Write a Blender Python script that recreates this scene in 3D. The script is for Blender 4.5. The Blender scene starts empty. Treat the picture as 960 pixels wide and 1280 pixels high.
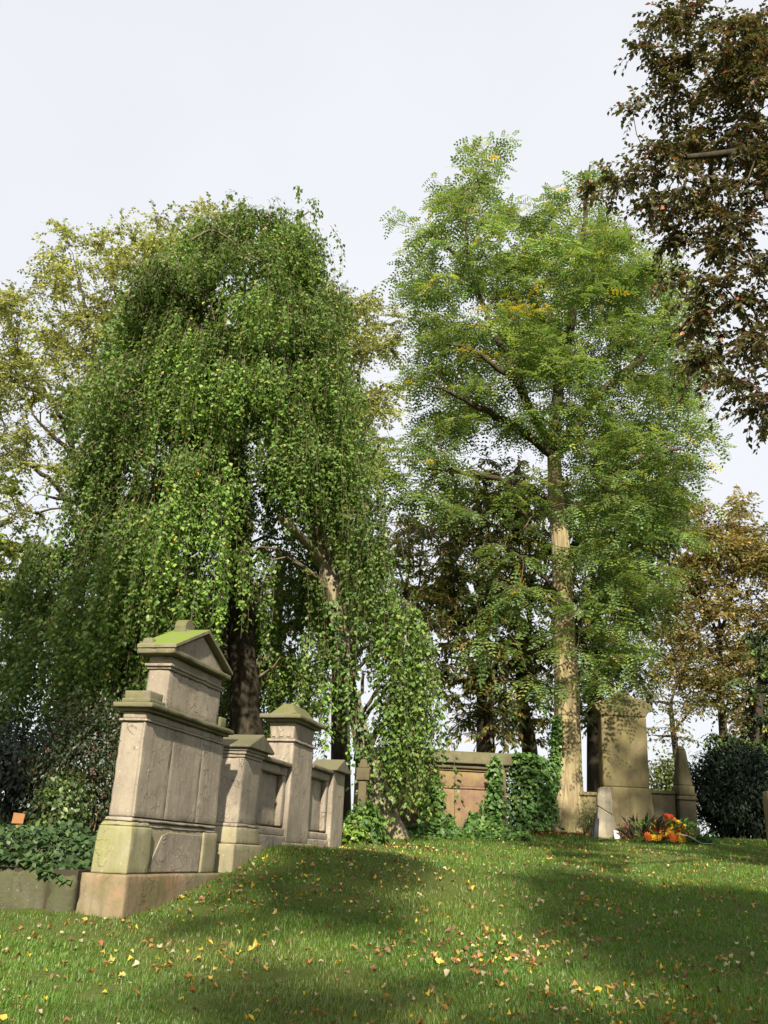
import bpy, bmesh, math
import numpy as np
from mathutils import Matrix, Vector

SC = bpy.context.scene
COL = SC.collection
rng = np.random.default_rng(7)
R = math.radians

# ------------------------------------------------------------------ camera
FPX, PITCH, ROLL = 1180.0, R(20), R(2.6)
EYE = np.array([0, 0, 1.6])
FW = np.array([0, math.cos(PITCH), math.sin(PITCH)])
UP0 = np.array([0, -math.sin(PITCH), math.cos(PITCH)])
R0 = np.array([1.0, 0, 0])
UPV = UP0 * math.cos(ROLL) - R0 * math.sin(ROLL)
RTV = R0 * math.cos(ROLL) + UP0 * math.sin(ROLL)
cam = bpy.data.objects.new('camera', bpy.data.cameras.new('camera'))
COL.objects.link(cam)
cam.data.sensor_fit = 'VERTICAL'
cam.data.sensor_height = 36.0
cam.data.lens = 36.0 * FPX / 1280.0
cam.data.clip_start = 0.05
cam.data.clip_end = 3000
m = Matrix.Identity(4)
for i, v in enumerate((RTV, UPV, -FW)):
    for k in range(3):
        m[k][i] = v[k]
for k in range(3):
    m[k][3] = EYE[k]
cam.matrix_world = m
SC.camera = cam

# ------------------------------------------------------------------ sky and sun
SUN_EL = R(33)
SUN_H = np.array([0.0, -1.0]); SUN_H /= np.linalg.norm(SUN_H)
SUN = np.array([SUN_H[0] * math.cos(SUN_EL), SUN_H[1] * math.cos(SUN_EL), math.sin(SUN_EL)])
world = bpy.data.worlds.new('World'); SC.world = world; world.use_nodes = True
nt = world.node_tree; nt.nodes.clear()
sky = nt.nodes.new('ShaderNodeTexSky'); sky.sky_type = 'NISHITA'; sky.sun_disc = False
sky.sun_elevation = SUN_EL
sky.sun_rotation = math.atan2(SUN_H[0], SUN_H[1])
sky.dust_density = 3.0
tc = nt.nodes.new('ShaderNodeTexCoord')
cl = nt.nodes.new('ShaderNodeTexNoise'); cl.inputs['Scale'].default_value = 1.6; cl.inputs['Detail'].default_value = 4
ramp = nt.nodes.new('ShaderNodeMapRange')
ramp.inputs['From Min'].default_value = 0.3; ramp.inputs['From Max'].default_value = 0.7
ramp.inputs['To Min'].default_value = 0.80; ramp.inputs['To Max'].default_value = 0.93
mix = nt.nodes.new('ShaderNodeMix'); mix.data_type = 'RGBA'
mix.inputs['B'].default_value = (5.72, 5.8, 6.02, 1)       # thin high cloud veil
bg = nt.nodes.new('ShaderNodeBackground'); bg.inputs['Strength'].default_value = 0.085
out = nt.nodes.new('ShaderNodeOutputWorld')
nt.links.new(tc.outputs['Generated'], cl.inputs['Vector'])
nt.links.new(cl.outputs['Fac'], ramp.inputs['Value'])
nt.links.new(ramp.outputs['Result'], mix.inputs['Factor'])
nt.links.new(sky.outputs['Color'], mix.inputs['A'])
nt.links.new(mix.outputs['Result'], bg.inputs['Color'])
nt.links.new(bg.outputs['Background'], out.inputs['Surface'])
sun = bpy.data.objects.new('sun', bpy.data.lights.new('sun', 'SUN'))
COL.objects.link(sun)
sun.data.energy = 5.0
sun.data.angle = R(1.1)
sun.data.color = (1.0, 0.91, 0.76)
sun.rotation_euler = Vector(SUN).to_track_quat('Z', 'Y').to_euler()
sun.location = (0, -20, 30)
SC.view_settings.view_transform = 'Standard'
SC.view_settings.look = 'None'
SC.view_settings.gamma = 1
SC.view_settings.exposure = 1.0
SC.cycles.max_bounces = 8
SC.cycles.transparent_max_bounces = 8
SC.cycles.use_denoising = True
SC.cycles.sample_clamp_indirect = 4

# ------------------------------------------------------------------ helpers
def at(px, py, Y):
    d = FW * FPX + RTV * (px - 480) - UPV * (py - 640)
    return EYE + d * (Y / d[1])
PPM = lambda Y: FPX / Y                                     # rough pixels per metre

def ground_z(x, y):
    x = np.asarray(x, float); y = np.asarray(y, float)
    z = 0.1 * y
    c = 2.42 - 0.9 * (1 - np.exp(-np.maximum(y - 25, 0) / 14.0))
    k = 0.12
    z = -np.log(np.exp(-np.clip(z, -50, 50) / k) + np.exp(-c / k)) * k
    z = np.where(y < -3, -0.3 + 0.0 * y, z)
    z = z + 0.27 * np.exp(-((y - 13.6) / 1.75) ** 2 - ((x + 1.0) / 2.6) ** 2)
    z = z + 0.02 * np.sin(x * 1.3 + 0.5) * np.sin(y * 0.9) + 0.012 * np.sin(x * 3.1 + y * 2.3)
    z = z - 0.03 * np.exp(-((x + 3.3) / 1.0) ** 2 - ((y - 9) / 2.0) ** 2)
    return z

def link(o, parent=None):
    COL.objects.link(o)
    if parent is not None:
        o.parent = parent
    return o

def tag(o, label=None, cat=None, group=None, kind=None):
    if label: o['label'] = label
    if cat: o['category'] = cat
    if group: o['group'] = group
    if kind: o['kind'] = kind
    return o

def empty(name, loc, rz=0, label=None, cat=None, group=None):
    o = bpy.data.objects.new(name, None)
    o.location = [float(v) for v in loc]; o.rotation_euler = (0, 0, rz)
    o.empty_display_size = 0.2
    COL.objects.link(o)
    return tag(o, label, cat, group)

def mesh_arrays(name, verts, faces, mat=None, parent=None, col=None, smooth=False, kind=None, origin=None):
    """verts (N,3), faces (M,k) all of the same size"""
    verts = np.asarray(verts, np.float32); faces = np.asarray(faces, np.int32)
    if origin is not None:
        verts = verts - np.asarray(origin, np.float32)
    me = bpy.data.meshes.new(name)
    n, (mf, k) = len(verts), faces.shape
    me.vertices.add(n); me.vertices.foreach_set('co', verts.ravel())
    me.loops.add(mf * k); me.loops.foreach_set('vertex_index', faces.ravel())
    me.polygons.add(mf)
    me.polygons.foreach_set('loop_start', np.arange(0, mf * k, k, dtype=np.int32))
    me.polygons.foreach_set('loop_total', np.full(mf, k, np.int32))
    if smooth:
        me.polygons.foreach_set('use_smooth', np.ones(mf, bool))
    me.update(calc_edges=True)
    if col is not None:
        a = me.attributes.new('Col', 'FLOAT_COLOR', 'POINT')
        c = np.ones((n, 4), np.float32); c[:, :3] = col
        a.data.foreach_set('color', c.ravel())
    if mat: me.materials.append(mat)
    o = bpy.data.objects.new(name, me)
    link(o, parent)
    if kind: o['kind'] = kind
    return o

def nrmz(v):
    return v / np.maximum(np.linalg.norm(v, axis=-1, keepdims=True), 1e-9)

def bm_object(name, bm, mat, parent=None, smooth=False):
    me = bpy.data.meshes.new(name)
    bmesh.ops.recalc_face_normals(bm, faces=bm.faces)
    bm.to_mesh(me); bm.free()
    if smooth:
        for p in me.polygons: p.use_smooth = True
    me.materials.append(mat)
    return link(bpy.data.objects.new(name, me), parent)

# ------------------------------------------------------------------ materials
def new_mat(name):
    mt = bpy.data.materials.new(name); mt.use_nodes = True
    n = mt.node_tree.nodes; n.clear()
    return mt, mt.node_tree, n, mt.node_tree.links

def leaf_material(name, trans=0.4, gloss=0.05, rough=0.45, warm=(1.15, 1.1, 0.6)):
    mt, t, n, l = new_mat(name)
    at_ = n.new('ShaderNodeAttribute'); at_.attribute_name = 'Col'
    di = n.new('ShaderNodeBsdfDiffuse'); tr = n.new('ShaderNodeBsdfTranslucent')
    gl = n.new('ShaderNodeBsdfGlossy'); gl.inputs['Roughness'].default_value = rough
    mul = n.new('ShaderNodeMix'); mul.data_type = 'RGBA'; mul.blend_type = 'MULTIPLY'
    mul.inputs['Factor'].default_value = 1; mul.inputs['B'].default_value = (*warm, 1)
    l.new(at_.outputs['Color'], di.inputs['Color']); l.new(at_.outputs['Color'], mul.inputs['A'])
    l.new(mul.outputs['Result'], tr.inputs['Color'])
    m1 = n.new('ShaderNodeMixShader'); m1.inputs[0].default_value = trans
    m2 = n.new('ShaderNodeMixShader'); m2.inputs[0].default_value = gloss
    l.new(di.outputs[0], m1.inputs[1]); l.new(tr.outputs[0], m1.inputs[2])
    l.new(m1.outputs[0], m2.inputs[1]); l.new(gl.outputs[0], m2.inputs[2])
    o = n.new('ShaderNodeOutputMaterial'); l.new(m2.outputs[0], o.inputs['Surface'])
    return mt

def stone_material(name, base, stain, stain_amt=0.5, moss=None, moss_amt=0.0, flake=0.5, scale=1.0, top_moss=None, rough=0.9, grit=0.25):
    mt, t, n, l = new_mat(name)
    tcn = n.new('ShaderNodeTexCoord'); mp = n.new('ShaderNodeMapping')
    mp.inputs['Scale'].default_value = (scale,) * 3
    l.new(tcn.outputs['Object'], mp.inputs['Vector'])
    def noise(sc, det=6, ro=0.6, dist=0.0):
        x = n.new('ShaderNodeTexNoise'); x.inputs['Scale'].default_value = sc; x.inputs['Detail'].default_value = det
        x.inputs['Roughness'].default_value = ro; x.inputs['Distortion'].default_value = dist
        l.new(mp.outputs['Vector'], x.inputs['Vector']); return x
    def mrange(src, a, b, c=0.0, d=1.0):
        x = n.new('ShaderNodeMapRange'); x.inputs['From Min'].default_value = a; x.inputs['From Max'].default_value = b
        x.inputs['To Min'].default_value = c; x.inputs['To Max'].default_value = d
        l.new(src, x.inputs['Value']); return x.outputs['Result']
    def mixc(f, a, b):
        x = n.new('ShaderNodeMix'); x.data_type = 'RGBA'
        if isinstance(f, float): x.inputs['Factor'].default_value = f
        else: l.new(f, x.inputs['Factor'])
        for s, v in (('A', a), ('B', b)):
            if isinstance(v, tuple): x.inputs[s].default_value = (*v, 1)
            else: l.new(v, x.inputs[s])
        return x.outputs['Result']
    n1 = noise(1.7, 8, 0.65); n2 = noise(9, 6, 0.7); n3 = noise(2.6, 5, 0.55, 0.6); n4 = noise(60, 4, 0.7)
    c = mixc(mrange(n1.outputs['Fac'], 0.38, 0.64, 0, stain_amt), base, stain)
    c = mixc(mrange(n2.outputs['Fac'], 0.35, 0.7, 0, 0.45), c, tuple(min(1, v * 0.62) for v in base))
    # flaked skin: steps where the surface layer has come off
    fl = mrange(n3.outputs['Fac'], 0.60, 0.612)
    c = mixc(mrange(n3.outputs['Fac'], 0.60, 0.612, 0, 0.25 * flake), c, tuple(min(1, v * 1.1) for v in base))
    sm = n.new('ShaderNodeMapping'); sm.inputs['Scale'].default_value = (7, 7, 0.55); l.new(tcn.outputs['Object'], sm.inputs['Vector'])
    sn = n.new('ShaderNodeTexNoise'); sn.inputs['Scale'].default_value = 1.6; sn.inputs['Detail'].default_value = 5; l.new(sm.outputs['Vector'], sn.inputs['Vector'])
    c = mixc(mrange(sn.outputs['Fac'], 0.5, 0.72, 0, 0.65), c, tuple(v * 0.5 for v in base))
    n5 = noise(7, 6, 0.6, 1.2)
    fl2 = mrange(n5.outputs['Fac'], 0.66, 0.675)
    c = mixc(mrange(n5.outputs['Fac'], 0.66, 0.675, 0, 0.3 * flake), c, tuple(v * 0.7 for v in stain))
    nl_ = noise(26, 3, 0.5)
    c = mixc(mrange(nl_.outputs['Fac'], 0.66, 0.70, 0, 0.5), c, tuple(min(0.6, v * 1.5 + 0.04) for v in base))   # lichen spots
    nk = noise(4.5, 7, 0.75)
    c = mixc(mrange(nk.outputs['Fac'], 0.58, 0.70, 0, 0.6), c, tuple(v * 0.3 for v in base))                      # dark crust
    if moss:
        nm = noise(2.2, 7, 0.65, 0.4)
        c = mixc(mrange(nm.outputs['Fac'], 0.40, 0.62, 0, moss_amt), c, moss)
    if top_moss:
        geo = n.new('ShaderNodeNewGeometry'); sp = n.new('ShaderNodeSeparateXYZ')
        l.new(geo.outputs['True Normal'], sp.inputs[0])
        nm2 = noise(5, 6, 0.7)
        mu = n.new('ShaderNodeMath'); mu.operation = 'MULTIPLY'
        l.new(mrange(sp.outputs['Z'], 0.3, 0.75), mu.inputs[0]); l.new(mrange(nm2.outputs['Fac'], 0.3, 0.55), mu.inputs[1])
        c = mixc(mu.outputs[0], c, top_moss)
    p = n.new('ShaderNodeBsdfPrincipled'); p.inputs['Roughness'].default_value = rough
    p.inputs['Specular IOR Level'].default_value = 0.2
    l.new(c, p.inputs['Base Color'])
    b1 = n.new('ShaderNodeBump'); b1.inputs['Strength'].default_value = 0.9 * flake; b1.inputs['Distance'].default_value = 0.014
    l.new(fl, b1.inputs['Height'])
    b0 = n.new('ShaderNodeBump'); b0.inputs['Strength'].default_value = 0.8 * flake; b0.inputs['Distance'].default_value = 0.008; b0.invert = True
    l.new(fl2, b0.inputs['Height']); l.new(b1.outputs[0], b0.inputs['Normal']); b1 = b0
    b2 = n.new('ShaderNodeBump'); b2.inputs['Strength'].default_value = grit; b2.inputs['Distance'].default_value = 0.02
    l.new(n2.outputs['Fac'], b2.inputs['Height']); l.new(b1.outputs[0], b2.inputs['Normal'])
    b3 = n.new('ShaderNodeBump'); b3.inputs['Strength'].default_value = grit; b3.inputs['Distance'].default_value = 0.006
    l.new(n4.outputs['Fac'], b3.inputs['Height']); l.new(b2.outputs[0], b3.inputs['Normal'])
    l.new(b3.outputs[0], p.inputs['Normal'])
    o = n.new('ShaderNodeOutputMaterial'); l.new(p.outputs[0], o.inputs['Surface'])
    return mt

def bark_material(name, a, b, moss=None, moss_amt=0.3, zs=0.18, sc=9, bump=0.8):
    mt, t, n, l = new_mat(name)
    tcn = n.new('ShaderNodeTexCoord'); mp = n.new('ShaderNodeMapping'); mp.inputs['Scale'].default_value = (1, 1, zs)
    l.new(tcn.outputs['Object'], mp.inputs['Vector'])
    x = n.new('ShaderNodeTexNoise'); x.inputs['Scale'].default_value = sc; x.inputs['Detail'].default_value = 8; x.inputs['Roughness'].default_value = 0.65
    l.new(mp.outputs['Vector'], x.inputs['Vector'])
    y = n.new('ShaderNodeTexNoise'); y.inputs['Scale'].default_value = 1.4; y.inputs['Detail'].default_value = 5
    l.new(tcn.outputs['Object'], y.inputs['Vector'])
    r = n.new('ShaderNodeMapRange'); r.inputs['From Min'].default_value = 0.36; r.inputs['From Max'].default_value = 0.62
    l.new(x.outputs['Fac'], r.inputs['Value'])
    mx = n.new('ShaderNodeMix'); mx.data_type = 'RGBA'; mx.inputs['A'].default_value = (*b, 1); mx.inputs['B'].default_value = (*a, 1)
    l.new(r.outputs['Result'], mx.inputs['Factor'])
    c = mx.outputs['Result']
    if moss:
        r2 = n.new('ShaderNodeMapRange'); r2.inputs['From Min'].default_value = 0.42; r2.inputs['From Max'].default_value = 0.62; r2.inputs['To Max'].default_value = moss_amt
        l.new(y.outputs['Fac'], r2.inputs['Value'])
        m2 = n.new('ShaderNodeMix'); m2.data_type = 'RGBA'; m2.inputs['B'].default_value = (*moss, 1)
        l.new(c, m2.inputs['A']); l.new(r2.outputs['Result'], m2.inputs['Factor']); c = m2.outputs['Result']
    p = n.new('ShaderNodeBsdfPrincipled'); p.inputs['Roughness'].default_value = 0.95; p.inputs['Specular IOR Level'].default_value = 0.1
    l.new(c, p.inputs['Base Color'])
    bp = n.new('ShaderNodeBump'); bp.inputs['Strength'].default_value = bump; bp.inputs['Distance'].default_value = 0.03
    l.new(x.outputs['Fac'], bp.inputs['Height']); l.new(bp.outputs[0], p.inputs['Normal'])
    o = n.new('ShaderNodeOutputMaterial'); l.new(p.outputs[0], o.inputs['Surface'])
    return mt

def plain_material(name, c, rough=0.7, var=0.25, sc=12):
    mt, t, n, l = new_mat(name)
    tcn = n.new('ShaderNodeTexCoord'); x = n.new('ShaderNodeTexNoise'); x.inputs['Scale'].default_value = sc
    l.new(tcn.outputs['Object'], x.inputs['Vector'])
    mx = n.new('ShaderNodeMix'); mx.data_type = 'RGBA'
    mx.inputs['A'].default_value = (*c, 1); mx.inputs['B'].default_value = (*[v * (1 - var) for v in c], 1)
    l.new(x.outputs['Fac'], mx.inputs['Factor'])
    p = n.new('ShaderNodeBsdfPrincipled'); p.inputs['Roughness'].default_value = rough
    l.new(mx.outputs['Result'], p.inputs['Base Color'])
    o = n.new('ShaderNodeOutputMaterial'); l.new(p.outputs[0], o.inputs['Surface'])
    return mt

STONE = (0.325, 0.28, 0.215); STONE_D = (0.20, 0.165, 0.13)
M_SHAFT = stone_material('weathered sandstone', STONE, STONE_D, 0.75, flake=1.0, grit=0.4)
M_PED2 = stone_material('pale foot stone', (0.30, 0.265, 0.18), (0.21, 0.18, 0.12), 0.6, moss=(0.21, 0.2, 0.08), moss_amt=0.45, flake=0.6)
M_PED = stone_material('algae sandstone', (0.29, 0.265, 0.165), (0.20, 0.18, 0.115), 0.6, moss=(0.19, 0.20, 0.06), moss_amt=0.65, flake=0.6)
M_PLINTH = stone_material('red stained sandstone', (0.23, 0.19, 0.125), (0.36, 0.175, 0.10), 0.75, moss=(0.11, 0.115, 0.045), moss_amt=0.7, flake=1.0, grit=0.5)
M_CORN = stone_material('lichen cornice stone', (0.19, 0.17, 0.115), (0.095, 0.085, 0.055), 0.8, moss=(0.13, 0.135, 0.045), moss_amt=0.5, flake=0.4, top_moss=(0.11, 0.115, 0.04))
M_ROOF = stone_material('mossy roof stone', (0.22, 0.20, 0.13), (0.12, 0.11, 0.07), 0.6, flake=0.3, top_moss=(0.14, 0.20, 0.025), grit=0.8)
M_COPE = stone_material('grey coping stone', (0.16, 0.14, 0.10), (0.085, 0.075, 0.05), 0.7, flake=0.3, top_moss=(0.13, 0.125, 0.065))
M_RED = stone_material('red sandstone', (0.22, 0.128, 0.098), (0.155, 0.1, 0.075), 0.7, moss=(0.30, 0.26, 0.06), moss_amt=0.35, flake=0.5)
M_REDTOP = stone_material('lichen on red coping', (0.155, 0.135, 0.085), (0.09, 0.078, 0.05), 0.6, flake=0.3, top_moss=(0.10, 0.105, 0.035))
M_STELE = stone_material('ochre stele stone', (0.20, 0.165, 0.09), (0.105, 0.087, 0.052), 0.9, moss=(0.19, 0.165, 0.055), moss_amt=0.4, flake=0.3)
M_OBEL = stone_material('dark obelisk stone', (0.11, 0.092, 0.06), (0.06, 0.052, 0.035), 0.7, moss=(0.16, 0.135, 0.045), moss_amt=0.4, flake=0.3)
M_PALE = stone_material('pale broken stone', (0.46, 0.41, 0.31), (0.34, 0.29, 0.2), 0.6, flake=0.8)
M_GREY = stone_material('grey stone', (0.30, 0.28, 0.21), (0.19, 0.18, 0.12), 0.6, moss=(0.2, 0.2, 0.07), moss_amt=0.4, flake=0.4)
M_LOWWALL = stone_material('damp shaded wall stone', (0.10, 0.095, 0.06), (0.05, 0.048, 0.03), 0.8, moss=(0.065, 0.08, 0.026), moss_amt=0.7, flake=0.9, grit=0.8)  # damp stone, with the shade over the wall darkened into its colour
M_BARK_ROB = bark_material('furrowed bark', (0.33, 0.265, 0.16), (0.15, 0.115, 0.07), (0.24, 0.225, 0.08), 0.45, zs=0.11, sc=10, bump=0.7)
M_LIMB = bark_material('dark limb bark', (0.075, 0.06, 0.04), (0.035, 0.028, 0.02))
M_BARK_BEECH = bark_material('pale beech bark', (0.30, 0.255, 0.18), (0.15, 0.12, 0.08), (0.20, 0.2, 0.08), 0.4, zs=0.6, sc=5, bump=0.4)
M_BARK_DARK = bark_material('dark bark', (0.06, 0.05, 0.035), (0.03, 0.024, 0.018))
M_TWIG = bark_material('twig bark', (0.12, 0.095, 0.06), (0.07, 0.055, 0.035), sc=4, bump=0.2)
M_TWIG_PALE = bark_material('pale twig bark', (0.17, 0.135, 0.085), (0.09, 0.07, 0.045), sc=4, bump=0.2)
M_LEAF = leaf_material('leaf')
M_LEAF_THIN = leaf_material('thin leaf', trans=0.5, gloss=0.03)
M_LEAF_WAX = leaf_material('glossy leaf', trans=0.2, gloss=0.03, rough=0.5)
M_NEEDLE = leaf_material('needle', trans=0.1, gloss=0.02)
M_GRASS = leaf_material('grass blade', trans=0.45, gloss=0.04, rough=0.5, warm=(1.1, 1.1, 0.5))
M_DRY = leaf_material('dry leaf', trans=0.25, gloss=0.05, rough=0.5, warm=(1.1, 1.0, 0.7))

# ------------------------------------------------------------------ lawn
def lawn():
    def axis(lo, hi, step, far):
        a = list(np.arange(lo, hi + 1e-6, step))
        s, b = step, [hi]
        while b[-1] < far: s *= 1.35; b.append(b[-1] + s)
        s, c = step, [lo]
        while c[-1] > -far: s *= 1.35; c.append(c[-1] - s)
        return np.array(sorted(c[1:]) + a + b[1:])
    xs, ys = axis(-8, 16, 0.24, 900), axis(2, 34, 0.24, 1200)
    X, Y = np.meshgrid(xs, ys)
    Z = ground_z(X, Y)
    near = np.exp(-(np.maximum(np.abs(X), 0) / 30) ** 2)
    Z = Z + near * 0.012 * rng.standard_normal(Z.shape) * ((X > -9) & (X < 17) & (Y > 1) & (Y < 35))
    nx, ny = len(xs), len(ys)
    i = np.arange(ny - 1)[:, None] * nx + np.arange(nx - 1)[None]
    f = np.stack([i, i + 1, i + nx + 1, i + nx], -1).reshape(-1, 4)
    mt, t, n, l = new_mat('turf soil')
    tcn = n.new('ShaderNodeTexCoord')
    a = n.new('ShaderNodeTexNoise'); a.inputs['Scale'].default_value = 0.9; a.inputs['Detail'].default_value = 8
    b = n.new('ShaderNodeTexNoise'); b.inputs['Scale'].default_value = 30; b.inputs['Detail'].default_value = 6
    l.new(tcn.outputs['Object'], a.inputs['Vector']); l.new(tcn.outputs['Object'], b.inputs['Vector'])
    m1 = n.new('ShaderNodeMix'); m1.data_type = 'RGBA'; m1.inputs['A'].default_value = (0.055, 0.085, 0.018, 1); m1.inputs['B'].default_value = (0.085, 0.10, 0.028, 1)
    l.new(a.outputs['Fac'], m1.inputs['Factor'])
    rr = n.new('ShaderNodeMapRange'); rr.inputs['From Min'].default_value = 0.5; rr.inputs['From Max'].default_value = 0.75; rr.inputs['To Max'].default_value = 0.6
    l.new(b.outputs['Fac'], rr.inputs['Value'])
    m2 = n.new('ShaderNodeMix'); m2.data_type = 'RGBA'; m2.inputs['B'].default_value = (0.08, 0.055, 0.03, 1)
    l.new(m1.outputs['Result'], m2.inputs['A']); l.new(rr.outputs['Result'], m2.inputs['Factor'])
    p = n.new('ShaderNodeBsdfPrincipled'); p.inputs['Roughness'].default_value = 1; p.inputs['Specular IOR Level'].default_value = 0.05
    l.new(m2.outputs['Result'], p.inputs['Base Color'])
    bp = n.new('ShaderNodeBump'); bp.inputs['Strength'].default_value = 0.6; bp.inputs['Distance'].default_value = 0.03
    l.new(b.outputs['Fac'], bp.inputs['Height']); l.new(bp.outputs[0], p.inputs['Normal'])
    o = n.new('ShaderNodeOutputMaterial'); l.new(p.outputs[0], o.inputs['Surface'])
    g = mesh_arrays('ground', np.stack([X, Y, Z], -1).reshape(-1, 3), f, mt, smooth=True)
    tag(g, 'sloping lawn ground rising away between the graves', kind='structure')
lawn()

def grass():
    N = 470000
    y = 4.6 * (26 / 4.6) ** (rng.random(N) ** 1.05)          # denser close by
    half = 1.6 + y * 0.47
    x = (rng.random(N) * 2 - 1) * half + 0.06 * y
    # keep out of the graves and beds
    u = (x + 2.27) * math.sin(ROW) + (y - 9.58) * math.cos(ROW); w = -((x + 2.27) * math.cos(ROW) - (y - 9.58) * math.sin(ROW))
    ok = ~((w > 0.02) & (u > 0.02) & (u < 8)) & ~((x < -2.6) & (y > 9.75))
    ok &= ~((y > 22.5) & (x < 4.0))
    x, y = x[ok], y[ok]; N = len(x)
    z = ground_z(x, y)
    patch = np.sin(x * 1.7 + 0.6 * np.sin(y * 1.1)) * np.sin(y * 1.3 + x * 0.5)
    h = (0.018 + 0.028 * rng.random(N)) * (1 + 0.25 * patch) * (1 + 0.012 * y)
    tuft = np.sin(x * 11 + 3 * np.sin(y * 5)) * np.sin(y * 9 + 2 * np.sin(x * 7)); h *= 1 + 0.35 * tuft; h *= np.where(rng.random(N) < 0.05, 1.7, 1.0)
    wd = (0.0017 + 0.00036 * y) * (0.7 + 0.6 * rng.random(N))
    az = rng.random(N) * 2 * np.pi
    lean = 0.25 + 0.7 * rng.random(N)
    side = np.stack([np.cos(az), np.sin(az), 0 * az], -1)
    ln = np.stack([-np.sin(az), np.cos(az), 0 * az], -1) * (lean * h)[:, None]
    b = np.stack([x, y, z - 0.006], -1)
    up = np.zeros((N, 3)); up[:, 2] = h
    v = np.stack([b - side * wd[:, None], b + side * wd[:, None], b + ln + up], 1).reshape(-1, 3)
    f = np.arange(N * 3).reshape(-1, 3)
    t = np.clip(0.5 + 0.35 * patch + 0.3 * rng.standard_normal(N), 0, 1)[:, None]
    c = (1 - t) * np.array([0.075, 0.175, 0.02]) + t * np.array([0.16, 0.27, 0.034])
    big = np.sin(x * 0.9 + 1.3 * np.sin(y * 0.7)) * np.sin(y * 0.55 + 0.8 * np.sin(x * 0.6) + 1.0)
    wr = np.clip(big * 1.4 - 0.6 + 0.25 * rng.standard_normal(N), 0, 0.5)[:, None]
    c = c * (1 - wr) + np.array([0.17, 0.185, 0.05]) * wr       # worn, mossy patches
    dry = rng.random(N) < 0.04
    c[dry] = [0.30, 0.25, 0.10]
    c *= (0.75 + 0.5 * rng.random(N))[:, None]
    g = mesh_arrays('grass', v, f, M_GRASS, col=np.repeat(c, 3, 0), kind='stuff')
    tag(g, 'short green grass covering the sloping lawn', 'grass')

# ------------------------------------------------------------------ stone pieces
def hash_noise(p, s):
    q = p * s
    return (np.sin(q[:, 0] * 1.7 + 2.1 * np.sin(q[:, 1] * 1.3 + q[:, 2])) + np.sin(q[:, 1] * 2.3 + 1.7 * np.sin(q[:, 2] * 1.9 + q[:, 0] * 0.7)) + np.sin(q[:, 2] * 2.9 + 1.3 * np.sin(q[:, 0] * 2.2 - q[:, 1]))) / 3

def stone_block(name, lo, hi, mat, parent, wear=0.012, cell=0.07, taper=(0, 0, 0, 0), slope=0.0):
    """box lo..hi in the parent's frame; edges worn; taper = (x-,x+,y-,y+) inset of the top"""
    lo, hi = np.array(lo, float), np.array(hi, float)
    n = np.clip(np.ceil((hi - lo) / cell).astype(int), 1, 40)
    # every axis has a loop close to each end, so that wear stays on the edges
    ax = []
    for k in range(3):
        L = hi[k] - lo[k]; e = min(wear * 1.6, L * 0.25)
        a = np.concatenate([[0], np.linspace(e, L - e, n[k] + 1), [L]])
        ax.append(a + lo[k])
    V, F, idx = [], [], {}
    def vid(i, j, k):
        key = (i, j, k)
        if key not in idx: idx[key] = len(V); V.append((ax[0][i], ax[1][j], ax[2][k]))
        return idx[key]
    m = [len(a) - 1 for a in ax]
    for s in (0, 1):
        for i in range(m[0]):
            for j in range(m[1]):
                k = m[2] * s; q = [vid(i, j, k), vid(i + 1, j, k), vid(i + 1, j + 1, k), vid(i, j + 1, k)]; F.append(q if s else q[::-1])
        for i in range(m[0]):
            for k in range(m[2]):
                j = m[1] * s; q = [vid(i, j, k), vid(i + 1, j, k), vid(i + 1, j, k + 1), vid(i, j, k + 1)]; F.append(q[::-1] if s else q)
        for j in range(m[1]):
            for k in range(m[2]):
                i = m[0] * s; q = [vid(i, j, k), vid(i, j + 1, k), vid(i, j + 1, k + 1), vid(i, j, k + 1)]; F.append(q if s else q[::-1])
    V = np.array(V); V0 = V.copy()
    onf = (np.abs(V - lo) < 1e-6).astype(int) + (np.abs(V - hi) < 1e-6).astype(int)
    edge = onf.sum(1) >= 2
    nz = hash_noise(V0 + lo * 3.1, 14) * 0.5 + hash_noise(V0 - hi, 37) * 0.5
    amt = 0.62 * wear * (0.45 + np.maximum(0, nz) * 1.6 + 2.2 * np.maximum(0, nz - 0.42))
    for k in range(3):
        V[:, k] += np.where(edge & (np.abs(V0[:, k] - lo[k]) < 1e-6), amt, 0) - np.where(edge & (np.abs(V0[:, k] - hi[k]) < 1e-6), amt, 0)
    V += (hash_noise(V0 + 7, 6) * 0.0025)[:, None]
    tz = (V[:, 2] - lo[2]) / (hi[2] - lo[2])
    fx = (V[:, 0] - lo[0]) / (hi[0] - lo[0]); fy = (V[:, 1] - lo[1]) / (hi[1] - lo[1])
    V[:, 0] += tz * (taper[0] * (1 - fx) - taper[1] * fx)
    V[:, 1] += tz * (taper[2] * (1 - fy) - taper[3] * fy)
    V[:, 2] += slope * fx * tz
    return mesh_arrays(name, V, F, mat, parent)

def prism(name, poly, axis, a, b, mat, parent, bevel=0.008, sub=0):
    """extrude a 2-D polygon along an axis ('x': poly in y,z; 'y': poly in x,z; 'z': poly in x,y)"""
    bm = bmesh.new()
    def P(p, t):
        return {'x': (t, p[0], p[1]), 'y': (p[0], t, p[1]), 'z': (p[0], p[1], t)}[axis]
    A = [bm.verts.new(P(p, a)) for p in poly]; B = [bm.verts.new(P(p, b)) for p in poly]
    bm.faces.new(A); bm.faces.new(B[::-1])
    for i in range(len(poly)):
        j = (i + 1) % len(poly); bm.faces.new((A[i], B[i], B[j], A[j]))
    bmesh.ops.recalc_face_normals(bm, faces=bm.faces)
    if bevel:
        bmesh.ops.bevel(bm, geom=bm.edges[:], offset=bevel, segments=1, affect='EDGES', clamp_overlap=True)
    return bm_object(name, bm, mat, parent)

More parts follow.
